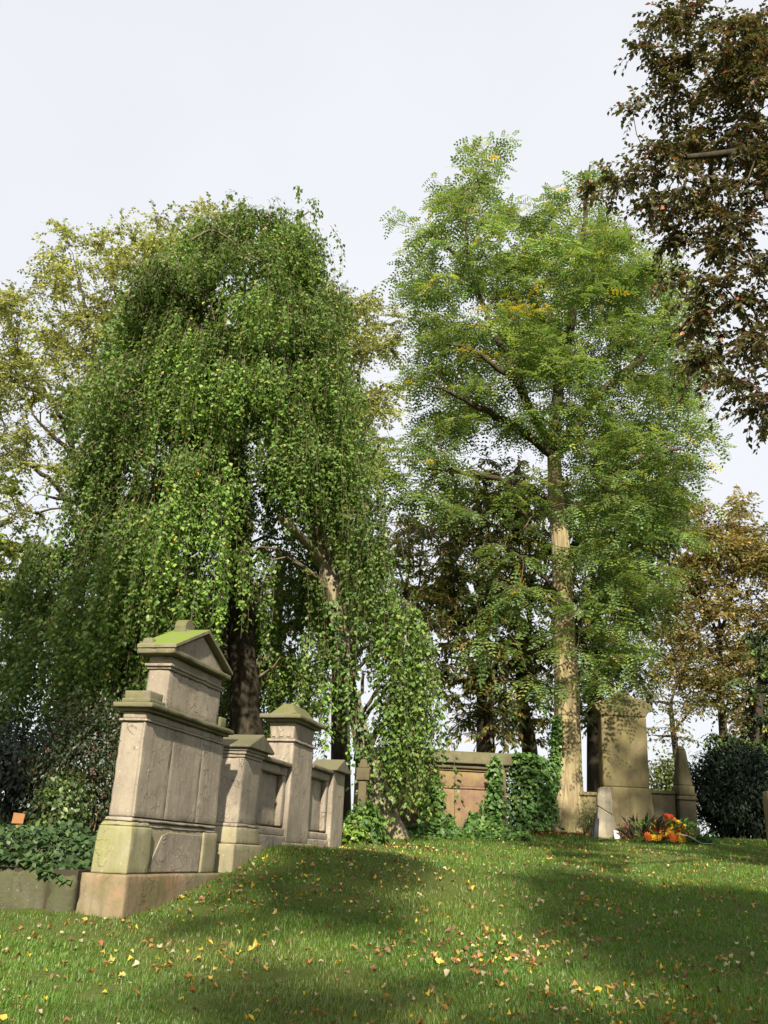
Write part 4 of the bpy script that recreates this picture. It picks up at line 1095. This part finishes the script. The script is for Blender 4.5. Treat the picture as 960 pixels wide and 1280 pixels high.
# low bough tree at the left edge
b, L = simple_limbs([(-60, 1010), (-60, 880), (-55, 780), (-40, 700)], 25, 0.35, [(30, 690, -1), (40, 760, 0), (10, 650, 1), (20, 830, 0)], 4)
T = blob_targets([(10, 690, 40), (40, 700, 28), (15, 750, 40), (45, 780, 28), (10, 820, 34), (-30, 750, 50), (20, 610, 24, .6)], 25, -20, 2.6, 5.5)
tree('field_maple', 'bright yellow green maple leaning in at the left edge beside the beech', None, b, L, T, dict(rc=0.65, ntw=8, nl=10, Ls=0.13, aspect=0.85, pal=palette([(0.13, 0.19, 0.03), (0.19, 0.23, 0.035), (0.09, 0.13, 0.03), (0.4, 0.3, 0.03)], [3, 3, 3, 0.4]), tone=0.2), M_LEAF_THIN, M_BARK_DARK, M_TWIG)

# dark chestnuts behind the locust
CH = [(0.11, 0.155, 0.04), (0.15, 0.18, 0.048), (0.22, 0.175, 0.052), (0.32, 0.19, 0.05), (0.085, 0.12, 0.034)]
def chestnut(trunk, Y, r0, crowns, blobs, axis, hw, label, wts=(3, 3, 2.4, 1.5, 2.4), dens=6.2, group='horse chestnuts behind the locust', Ls=0.21):
    b, L = simple_limbs(trunk, Y, r0, crowns, len(crowns))
    T = blob_targets(blobs, Y, axis, hw, dens)
    tree('chestnut_tree', label, group, b, L, T, dict(rc=0.75, ntw=7, nl=9, Ls=Ls, aspect=0.42, pal=palette(CH, wts), tone=0.25, droop=0.4), M_LEAF, M_BARK_DARK, M_TWIG, tip=0.014)
chestnut([(607, 1000), (607, 920), (604, 840), (600, 760)], 29, 0.34, [(560, 720, 0), (620, 660, -1), (600, 600, 1), (560, 820, -1)],
         [(590, 640, 45), (620, 600, 40), (580, 720, 50), (630, 700, 45), (570, 790, 45), (620, 790, 50), (590, 850, 36), (630, 860, 30, .8), (550, 850, 28), (585, 900, 26), (625, 905, 20), (560, 740, 40), (560, 660, 36), (640, 640, 36)], 597, 2.2, 'dark horse chestnut with browning leaves directly above the red wall')
chestnut([(668, 1000), (662, 930), (652, 880), (650, 800)], 30.5, 0.3, [(640, 700, 0), (680, 640, 1), (660, 820, -1)],
         [(660, 650, 45), (650, 740, 45), (680, 800, 40), (660, 870, 34), (690, 700, 40), (640, 895, 20), (670, 910, 18), (640, 820, 34), (680, 620, 36)], 660, 2.0, 'dark horse chestnut with a leaning stem left of the furrowed trunk')
chestnut([(748, 1020), (746, 930), (744, 850), (745, 760)], 28.5, 0.36, [(780, 700, 0), (740, 650, -1), (800, 780, 0), (720, 780, 1)],
         [(740, 640, 50), (790, 660, 55), (830, 650, 40), (760, 740, 55), (810, 750, 40), (740, 810, 45), (780, 830, 40), (720, 880, 22, .8), (760, 890, 26, .8), (820, 600, 40)], 765, 2.6, 'dark green chestnut close behind the tall stele', wts=(4, 2, 0.6, 0.3, 4))
chestnut([(345, 1000), (345, 900), (345, 800), (350, 720)], 30, 0.3, [(300, 760, 0), (400, 760, 0), (350, 680, 0)],
         [(300, 770, 45), (350, 740, 50), (400, 770, 45), (330, 840, 40), (390, 850, 36), (290, 860, 30), (440, 700, 40), (500, 680, 40), (520, 740, 34, .8), (480, 760, 30, .7)], 370, 3.0, 'rust tinged dark tree seen through the hanging beech shoots', wts=(2, 2, 2, 1.2, 3), dens=5.0)

# thin branches against the sky between stele and yew
b, L = simple_limbs([(905, 1010), (905, 930), (900, 860), (900, 800)], 36, 0.2, [(850, 700, 0), (900, 640, 0), (940, 690, 0), (960, 760, 0), (840, 860, -1)], 5)
T = blob_targets([(870, 640, 30, .8), (900, 690, 45), (850, 720, 35), (940, 680, 40, .8), (970, 700, 50), (890, 760, 45), (950, 780, 45), (860, 800, 32), (910, 830, 38), (960, 860, 40), (1000, 780, 50), (840, 770, 34), (880, 860, 34), (925, 890, 30), (955, 920, 26), (870, 700, 34), (925, 640, 26, .8), (840, 830, 26)], 36, 905, 2.6, 7.5)
pal_or = palette([(0.31, 0.23, 0.09), (0.25, 0.19, 0.075), (0.20, 0.175, 0.06), (0.42, 0.31, 0.11), (0.17, 0.19, 0.06)], [2.5, 3, 3, 1.3, 4])
tree('autumn_tree', 'orange brown autumn tree rising behind the yew bush', None, b, L, T, dict(rc=0.85, ntw=7, nl=10, Ls=0.16, aspect=0.6, pal=pal_or, tone=0.25), M_LEAF_THIN, M_BARK_DARK, M_TWIG, tip=0.016)
b, L = simple_limbs([(852, 1010), (848, 960), (842, 920), (838, 880)], 34, 0.16, [(800, 880, 0), (870, 880, 0), (850, 840, 0), (815, 920, 0)], 4)
T = blob_targets([(830, 870, 34, .8), (870, 880, 30, .8), (800, 860, 28), (850, 910, 26, .6), (815, 910, 20, .6), (880, 830, 30)], 34, 840, 1.6, 5.0)
tree('thin_tree', 'thin dark leaved tree with sparse twigs against the sky beside the stele', None, b, L, T, dict(rc=0.8, ntw=6, nl=8, Ls=0.15, aspect=0.5, pal=palette(CH, (3, 3, 2, 2, 2)), tone=0.2, flat=0.3), M_LEAF, M_BARK_DARK, M_TWIG, tip=0.012)
b, L = simple_limbs([(515, 1010), (515, 900), (512, 820), (510, 760)], 33, 0.18, [(490, 690, 0), (530, 690, 0), (512, 640, 0)], 3)
T = blob_targets([(500, 665, 26), (530, 690, 26), (515, 735, 30), (488, 705, 20), (540, 740, 22), (510, 780, 22)], 33, 512, 1.4, 5.0)
tree('autumn_tree', 'small rust orange tree in the gap between the weeping beech and the chestnuts', None, b, L, T, dict(rc=0.7, ntw=7, nl=9, Ls=0.15, aspect=0.55, pal=pal_or, tone=0.25), M_LEAF_THIN, M_BARK_DARK, M_TWIG, tip=0.012)
# ivy clad tree at the right
b, L = simple_limbs([(945, 1020), (945, 950), (948, 890), (950, 850)], 30, 0.22, [(920, 900, -0.5), (970, 840, 0), (945, 800, 0)], 3)
T = blob_targets([(945, 860, 26), (950, 910, 28), (935, 940, 24), (965, 940, 26), (912, 935, 22), (905, 915, 14), (975, 890, 26), (950, 825, 22), (948, 795, 16)], 30, 945, 1.0, 9.0)
tree('ivy_clad_tree', 'dark ivy clad trunk standing behind the yew bush', None, b, L, T, dict(rc=0.5, ntw=9, nl=9, Ls=0.11, aspect=0.8, pal=palette([(0.025, 0.05, 0.015), (0.05, 0.085, 0.02), (0.10, 0.15, 0.03)], [4, 3, 1]), tone=0.3, droop=0.6), M_LEAF_WAX, M_BARK_DARK, M_TWIG)

# copper beech overhead on the right
def copper_beech():
    Y = 12.0
    b = np.array([7.6, 9.8, float(ground_z(7.6, 9.8))])
    tr = [b - [0, 0, 0.2], b + [0, 0, 2.5], b + [-0.1, 0, 5], b + [-0.3, -0.2, 8], b + [-0.4, -0.3, 11.5]]
    Ls = [(tr, [0.6, 0.48, 0.42, 0.34, 0.2])]
    for (px, py, Yq, src) in ((960, 250, 9.3, 2), (930, 330, 9, 2), (960, 120, 9.2, 3), (900, 60, 9, 3), (980, 480, 8.9, 2), (860, 200, 8.6, 3)):
        e = at(px, py, Yq); s = tr[src] + [0, 0, 0.4]; mid = (s + e) / 2 + [0, 0, 0.7]
        Ls.append(([s, mid, e], [0.13, 0.08, 0.03]))
    bl = [(860, 20, 45), (920, 40, 55), (830, 25, 22, .8), (850, 80, 40), (910, 110, 55), (950, 100, 50), (820, 70, 22, .7), (800, 55, 12, .6), (830, 125, 30), (800, 130, 15, .6), (870, 170, 45), (930, 190, 50), (830, 195, 34), (800, 225, 24), (770, 225, 18, .7), (735, 245, 16, .6),
          (870, 240, 45), (930, 260, 45), (830, 260, 32), (800, 260, 18, .7), (890, 310, 38), (950, 320, 30, .8), (850, 310, 26), (840, 350, 20), (890, 370, 34), (930, 390, 30), (860, 410, 24), (895, 440, 30), (945, 440, 36), (950, 490, 34), (915, 480, 20, .8), (955, 530, 16, .8), (990, 400, 40), (990, 200, 60), (1000, 60, 60), (860, 460, 12, .6)]
    T = blob_targets(bl, 9.0, 1150, 3.4, 70.0, layers=(-0.12, 0.08))
    T = T[T[:, 2] > 4]
    more = np.array([7.9, 9.8, 11.6]) + unit(900) * (rng.random((900, 1)) ** 0.45) * np.array([3.1, 3.4, 5.0])   # the rest of the crown, out of frame, raised so it shades the stele
    xs = 480 + FPX * ((more - EYE) @ RTV) / ((more - EYE) @ FW)
    ys = 640 - FPX * ((more - EYE) @ UPV) / ((more - EYE) @ FW)
    more = more[((xs > 1020) | (ys < -60)) & (more[:, 2] > 5)]
    T = np.concatenate([T, more])
    pal = palette([(0.065, 0.055, 0.026), (0.085, 0.072, 0.03), (0.075, 0.09, 0.03), (0.19, 0.08, 0.04), (0.14, 0.14, 0.045), (0.32, 0.13, 0.06)], [4, 4, 4, 1.2, 3, 0.4])
    tree('copper_beech', 'copper beech boughs with bronze leaves hanging in at the top right', None, b, Ls, T, dict(rc=0.32, ntw=7, nl=10, Ls=0.072, aspect=0.62, pal=pal, tone=0.22, droop=0.3), M_LEAF, M_BARK_DARK, M_TWIG, tip=0.006)
copper_beech()

# trees standing behind the photographer: their shade lies on the lawn
def shade_tree(x, y, r, zc, n, label, keep):
    b = np.array([x, y, float(ground_z(x, y))])
    tr = [b - [0, 0, .2], b + [0, 0, 3], b + [0.2, 0, 6], b + [0, 0, zc - 1]]
    Ls = [(tr, [0.5, 0.42, 0.36, 0.2])]
    T = np.array([x, y, zc]) + unit(n) * (rng.random((n, 1)) ** 0.5) * np.array(r)
    # where the shadow of each clump lands on the lawn
    k = (T[:, 2] - 1.0) / SUN[2]; land = T - SUN * k[:, None]
    for _ in range(3):
        k = (T[:, 2] - ground_z(land[:, 0], land[:, 1])) / SUN[2]; land = T - SUN * k[:, None]
    T = T[[keep(p) for p in land]]  # clumps whose shade would cover the chosen sunny spots are left out
    tree('oak_tree', label, None, b, Ls, T, dict(rc=1.0, ntw=8, nl=7, Ls=0.27, aspect=0.55, pal=palette([(0.06, 0.09, 0.02), (0.09, 0.11, 0.03)], [1, 1]), tone=0.1), M_LEAF, M_BARK_DARK, M_TWIG, twig_leaf=False)
SUNNY = [(-2.1, 7.9, 1.5, 0.40, 0.45), (-0.35, 8.8, 0.5, 0.4, 0), (1.15, 11.6, 0.6, 1.3, -0.2), (1.35, 9.4, 0.35, 1.2, -0.1), (1.5, 7.9, 0.55, 0.25, 0.1), (1.3, 15.5, 1.0, 1.5, 0), (5.4, 19.0, 3.6, 4.6, 0)]
def keep(p):
    for cx, cy, rx, ry, an in SUNNY:
        dx, dy = p[0] - cx, p[1] - cy
        a, c = dx * math.cos(an) + dy * math.sin(an), -dx * math.sin(an) + dy * math.cos(an)
        if (a / (rx + 0.5)) ** 2 + (c / (ry + 0.8)) ** 2 < 1: return False
    return p[1] < 17.5 and p[0] > -3.4 and not (p[0] < -1.9 + 0.16 * (p[1] - 9) and p[1] > 8.6)
shade_tree(3.2, -7.8, (5.4, 3.0, 5.4), 12.6, 560, 'broad oak standing on the lawn opposite the tombs', keep)
shade_tree(8.6, -8.2, (3.6, 3.0, 4.8), 12.4, 210, 'smaller oak standing on the lawn opposite the stele', keep)

shade_tree(-7.4, -6.0, (3.2, 3.0, 5.6), 17.5, 420, 'tall oak standing on the lawn opposite the ivy bed', lambda p: p[0] < -3.4)

# ------------------------------------------------------------------ flowers
def wreath():
    Y = 21.3; c = at(834, 1048, Y); g = float(ground_z(c[0], Y)); k = Y / FPX * 1.07
    t = empty('flower_wreath', (c[0], Y, g), R(5), 'red yellow and orange funeral flower arrangement in front of the stele', 'flowers')
    def flower_mesh(nm, col, n=9, r=0.07, layers=2):
        V, F = [], []
        for ly in range(layers):
            rr = r * (1 - 0.38 * ly)
            for i in range(n):
                a = 2 * math.pi * (i + 0.5 * ly) / n; da = math.pi / n * 0.9
                b = len(V)
                V += [(0.006 * math.cos(a), 0.006 * math.sin(a), 0.006 + 0.012 * ly), (rr * .62 * math.cos(a - da), rr * .62 * math.sin(a - da), 0.018 + .014 * ly), (rr * math.cos(a), rr * math.sin(a), 0.012 + .02 * ly), (rr * .62 * math.cos(a + da), rr * .62 * math.sin(a + da), 0.018 + .014 * ly)]
                F += [(b, b + 1, b + 2, b + 3)]
        b = len(V)
        V += [(0.018 * math.cos(q * 1.047), 0.018 * math.sin(q * 1.047), 0.03) for q in range(6)] + [(0, 0, 0.04)]
        F += [(b + q, b + (q + 1) % 6, b + 6, b + 6) for q in range(6)]
        me = bpy.data.meshes.new(nm)
        me.from_pydata(V, [], [tuple(dict.fromkeys(f)) for f in F]); me.update()
        me.materials.append(plain_material(nm + ' petals', col, 0.6, 0.3, 40))
        return me
    ms = [flower_mesh('red_flower', (0.55, 0.015, 0.012)), flower_mesh('yellow_flower', (0.80, 0.55, 0.02)), flower_mesh('orange_flower', (0.85, 0.20, 0.015), 12, 0.085), flower_mesh('amber_flower', (0.75, 0.33, 0.03))]
    W, H = 30 * k, 30 * k
    for i in range(96):
        u = rng.random() * 2 - 1; v = rng.random()
        x = u * W * 1.05 * (1 - 0.45 * v); z = 0.06 + v * H * 0.85 * (1 - 0.35 * u * u); y = -0.34 * (1 - v * 0.7) * math.sqrt(1 - u * u * 0.8) + 0.06
        me = ms[int(rng.choice([0, 1, 2, 3], p=[0.30, 0.40, 0.08, 0.22]))]
        o = bpy.data.objects.new(me.name, me); link(o, t)
        o.location = (x + W * 0.05, y, z)
        d = Vector((u * 0.8, -1.0, 0.35 + v * 0.9)) + Vector(rng.normal(size=3) * 0.18)
        o.rotation_euler = d.to_track_quat('Z', 'Y').to_euler()
        s = 0.8 + 0.5 * rng.random(); o.scale = (s, s, s)
    for x, z in ((-W * 1.0, 0.10), (-W * 0.05, 0.09)):
        o = bpy.data.objects.new('orange_flower', ms[2]); link(o, t); o.location = (x, -0.40, z); o.scale = (1.25,) * 3
        o.rotation_euler = Vector((0, -1, 0.3)).to_track_quat('Z', 'Y').to_euler()
    def spray(nm, n, cx, w, h, L, cols, asp, y0=0.0, spread=0.5):
        x = cx + rng.normal(size=n) * w * 0.5; z = 0.03 + h * rng.random(n); y = y0 - 0.28 * rng.random(n)
        B = np.stack([x, y, z], 1); D = np.stack([(x - cx) / w + rng.normal(size=n) * 0.3, -0.4 - 0.3 * rng.random(n), spread + rng.normal(size=n) * 0.3], 1)
        v_, f_ = leaf_quads(B, D, nrmz(np.array([0, -0.7, 0.6]) + unit(n) * 0.4), L * (0.7 + 0.5 * rng.random(n)), L * asp * np.ones(n))
        mesh_arrays(nm, v_, f_, M_LEAF_WAX, t, col=np.repeat(palette(cols, [1] * len(cols))(n), 4, 0), kind='stuff')
    spray('green_leaves', 260, W * 0.1, W * 1.3, H * 0.7, 0.14, [(0.05, 0.12, 0.02), (0.09, 0.2, 0.03)], 0.45, 0.05)
    spray('green_leaves', 160, W * 1.1, W * 0.6, H * 0.2, 0.13, [(0.07, 0.16, 0.025), (0.05, 0.11, 0.02)], 0.4, -0.05, 0.1)
    spray('dark_leaves', 70, -W * 0.85, W * 0.7, H * 0.65, 0.24, [(0.03, 0.035, 0.015), (0.05, 0.03, 0.025), (0.02, 0.03, 0.015)], 0.3, 0.05, 0.8)
    spray('purple_leaves', 26, -W * 0.35, W * 0.35, H * 0.4, 0.22, [(0.07, 0.02, 0.03), (0.04, 0.015, 0.02)], 0.35, 0.1, 1.6)
    # ribbon
    q = at(862, 1049, 21.0); g2 = float(ground_z(q[0], 21.0))
    V = []
    for i in range(9):
        s = i / 8; V += [(-0.22 + 0.55 * s, -0.05 - 0.02 * math.sin(5 * s), 0.20 - 0.19 * s + 0.03 * math.sin(7 * s)), (-0.20 + 0.62 * s, -0.22, 0.16 - 0.155 * s + 0.03 * math.sin(7 * s + 0.5))]
    me = bpy.data.meshes.new('ribbon')
    me.from_pydata(V, [], [(2 * i, 2 * i + 1, 2 * i + 3, 2 * i + 2) for i in range(8)]); me.update()
    me.materials.append(plain_material('ribbon satin', (0.62, 0.64, 0.72), 0.4, 0.1))
    o = link(bpy.data.objects.new('ribbon', me), t)
    sol = o.modifiers.new('thick', 'SOLIDIFY'); sol.thickness = 0.006
    o.location = (q[0] - c[0], -0.25, g2 - g + 0.01)
    # pink heather pot beside it
    q = at(782, 1046, 21.6); g3 = float(ground_z(q[0], 21.6))
    h = empty('heather_pot', (q[0], 21.6, g3), 0, 'small pink flowering heather beside the pale broken stone', 'plant')
    n = 260
    P, u = bumpy_volume((0, 0, 0.16), (0.24, 0.2, 0.2), n, shell=0.3); P[:, 2] = np.maximum(P[:, 2], 0.03)
    v_, f_ = leaf_quads(P, u + [0, 0, 0.8], unit(n), 0.07 * np.ones(n), 0.04 * np.ones(n))
    mesh_arrays('blossom', v_, f_, M_LEAF, h, col=np.repeat(palette([(0.5, 0.16, 0.2), (0.4, 0.2, 0.1), (0.10, 0.13, 0.04)], [2, 1, 2])(n), 4, 0), kind='stuff')
    bm = bmesh.new(); bmesh.ops.create_cone(bm, cap_ends=True, segments=14, radius1=0.09, radius2=0.12, depth=0.16)
    po = bm_object('pot', bm, plain_material('clay', (0.25, 0.11, 0.06)), h); po.location = (0, 0, 0.07)
wreath()

# ------------------------------------------------------------------ fallen leaves
def fallen():
    kinds = [('yellow', (0.56, 0.39, 0.05)), ('pale tan', (0.44, 0.36, 0.22)), ('orange brown', (0.36, 0.16, 0.05)), ('dark brown', (0.17, 0.095, 0.045)), ('lemon', (0.55, 0.48, 0.14)), ('rust red', (0.30, 0.09, 0.04))]
    wt = np.array([0.20, 0.2, 0.22, 0.25, 0.07, 0.06])
    def shape(n):
        """one curled leaf, cup-like, 8 outline points and a midrib"""
        a = np.linspace(0, 2 * np.pi, 9)[:-1]
        rr = 1 + 0.18 * rng.standard_normal(8); rr[0] = 1.35
        x = np.cos(a) * rr * 0.5; y = np.sin(a) * rr * 0.38
        cu, cw = rng.normal() * 0.8, 0.35 + 0.7 * rng.random()
        z = cw * y * y * 2 + cu * x * x + 0.04 * rng.standard_normal(8)
        v = np.concatenate([[[0, 0, 0]], np.stack([x, y, z], 1)])
        f = [(0, i + 1, (i + 1) % 8 + 1) for i in range(8)]
        return v, np.array(f)
    shapes = [shape(i) for i in range(6)]
    mats = []
    for nm, c in kinds:
        mt, t_, n, l = new_mat(nm + ' fallen leaf')
        oi = n.new('ShaderNodeObjectInfo'); hs = n.new('ShaderNodeHueSaturation'); hs.inputs['Color'].default_value = (*c, 1)
        mr = n.new('ShaderNodeMapRange'); mr.inputs['To Min'].default_value = 0.65; mr.inputs['To Max'].default_value = 1.25
        l.new(oi.outputs['Random'], mr.inputs['Value']); l.new(mr.outputs['Result'], hs.inputs['Value'])
        d = n.new('ShaderNodeBsdfDiffuse'); tr = n.new('ShaderNodeBsdfTranslucent'); mx = n.new('ShaderNodeMixShader'); mx.inputs[0].default_value = 0.25
        l.new(hs.outputs[0], d.inputs['Color']); l.new(hs.outputs[0], tr.inputs['Color'])
        l.new(d.outputs[0], mx.inputs[1]); l.new(tr.outputs[0], mx.inputs[2])
        o = n.new('ShaderNodeOutputMaterial'); l.new(mx.outputs[0], o.inputs['Surface']); mats.append(mt)
    meshes = {}
    for ki in range(len(kinds)):
        for si, (v, f) in enumerate(shapes):
            me = bpy.data.meshes.new('fallen_leaf'); me.from_pydata(v.tolist(), [], f.tolist()); me.update(); me.materials.append(mats[ki]); meshes[ki, si] = me
    N = 13000
    y = 5.6 * (23.5 / 5.6) ** rng.random(N); half = 0.6 + y * 0.43; x = (rng.random(N) * 2 - 1) * half + 0.06 * y
    u = (x + 2.27) * math.sin(ROW) + (y - 9.58) * math.cos(ROW); w = -((x + 2.27) * math.cos(ROW) - (y - 9.58) * math.sin(ROW))
    dens = 0.30 + 1.3 * np.exp(-((w + 0.7) / 0.9) ** 2) * (u > 0.8) * (u < 9) + 0.35 * (x > 0) + 0.4 * (y > 15) * (x > 3)
    drift = np.clip(0.55 + 0.9 * np.sin(x * 1.9 + 1.5 * np.sin(y * 1.1)) * np.sin(y * 1.5 + 1.2 * np.sin(x * 1.3)), 0.3, 1.2); dens = dens * drift
    ok = ~((w > -0.04) & (u > -0.05) & (u < 8)) & ~((x < -2.6) & (y > 9.75)) & ~((x < 4) & (y > 20.6)) & (rng.random(N) < dens)
    x, y = x[ok], y[ok]
    ex = 560                                             # litter round the foot of the locust
    lx = LOCUST[0] - 0.6 + rng.normal(size=ex) * 0.9; ly = LOCUST[1] - 0.9 - np.abs(rng.normal(size=ex)) * 0.5
    order = np.argsort(y)
    x, y = x[order], y[order]
    kd = rng.choice(len(kinds), len(x), p=wt)
    near = np.where((y > 6.3) & (np.abs(x - 0.06 * y) < 0.44 * y))[0][:300]
    nearset = set(near.tolist())
    for i in near:
        me = meshes[int(kd[i]), int(rng.integers(6))]
        o = bpy.data.objects.new('fallen_leaf', me); COL.objects.link(o)
        s = 0.026 + 0.026 * rng.random() ** 1.5
        o.scale = (s, s, s); o.location = (float(x[i]), float(y[i]), float(ground_z(x[i], y[i])) + 0.016 + 0.018 * rng.random())
        o.rotation_euler = (rng.normal() * 0.35, rng.normal() * 0.35, rng.random() * 6.28)
        nm = kinds[kd[i]][0]
        tag(o, f'{nm} fallen leaf lying singly on the lawn grass', 'leaf', f'{nm} fallen leaves on the near lawn')
    rest = np.array([i for i in range(len(x)) if i not in nearset])
    X = np.concatenate([x[rest], lx]); Yv = np.concatenate([y[rest], ly]); K = np.concatenate([kd[rest], rng.choice([2, 3, 2, 5, 0], ex)])
    V, F, C, n0 = [], [], [], 0
    for xx, yy, kk in zip(X, Yv, K):
        v, f = shapes[int(rng.integers(6))]
        s = (0.024 + 0.027 * rng.random() ** 1.5) * (1 + 0.014 * yy); a = rng.random() * 6.28
        R3 = np.array(Matrix.Rotation(a, 3, 'Z') @ Matrix.Rotation(rng.normal() * 0.35, 3, 'X') @ Matrix.Rotation(rng.normal() * 0.35, 3, 'Y'))
        V.append(v @ R3.T * s + [xx, yy, 0.022 + 0.022 * rng.random()]); F.append(f + n0); n0 += len(v)
        C.append(np.tile(np.array(kinds[int(kk)][1]) * (0.65 + 0.6 * rng.random()), (len(v), 1)))
    V = np.concatenate(V); V[:, 2] += ground_z(V[:, 0], V[:, 1])
    o = mesh_arrays('leaf_litter', V, np.concatenate(F), M_DRY, col=np.concatenate(C), kind='stuff')
    tag(o, 'scattered autumn leaf litter over the upper lawn', 'leaf litter')
fallen()
tris = 0
for o in SC.objects:
    if o.type == 'MESH': tris += sum(len(p.vertices) - 2 for p in o.data.polygons) if len(o.data.polygons) < 2000 else len(o.data.loops) - 2 * len(o.data.polygons)
print('TRIS', tris, 'OBJECTS', len(SC.objects))
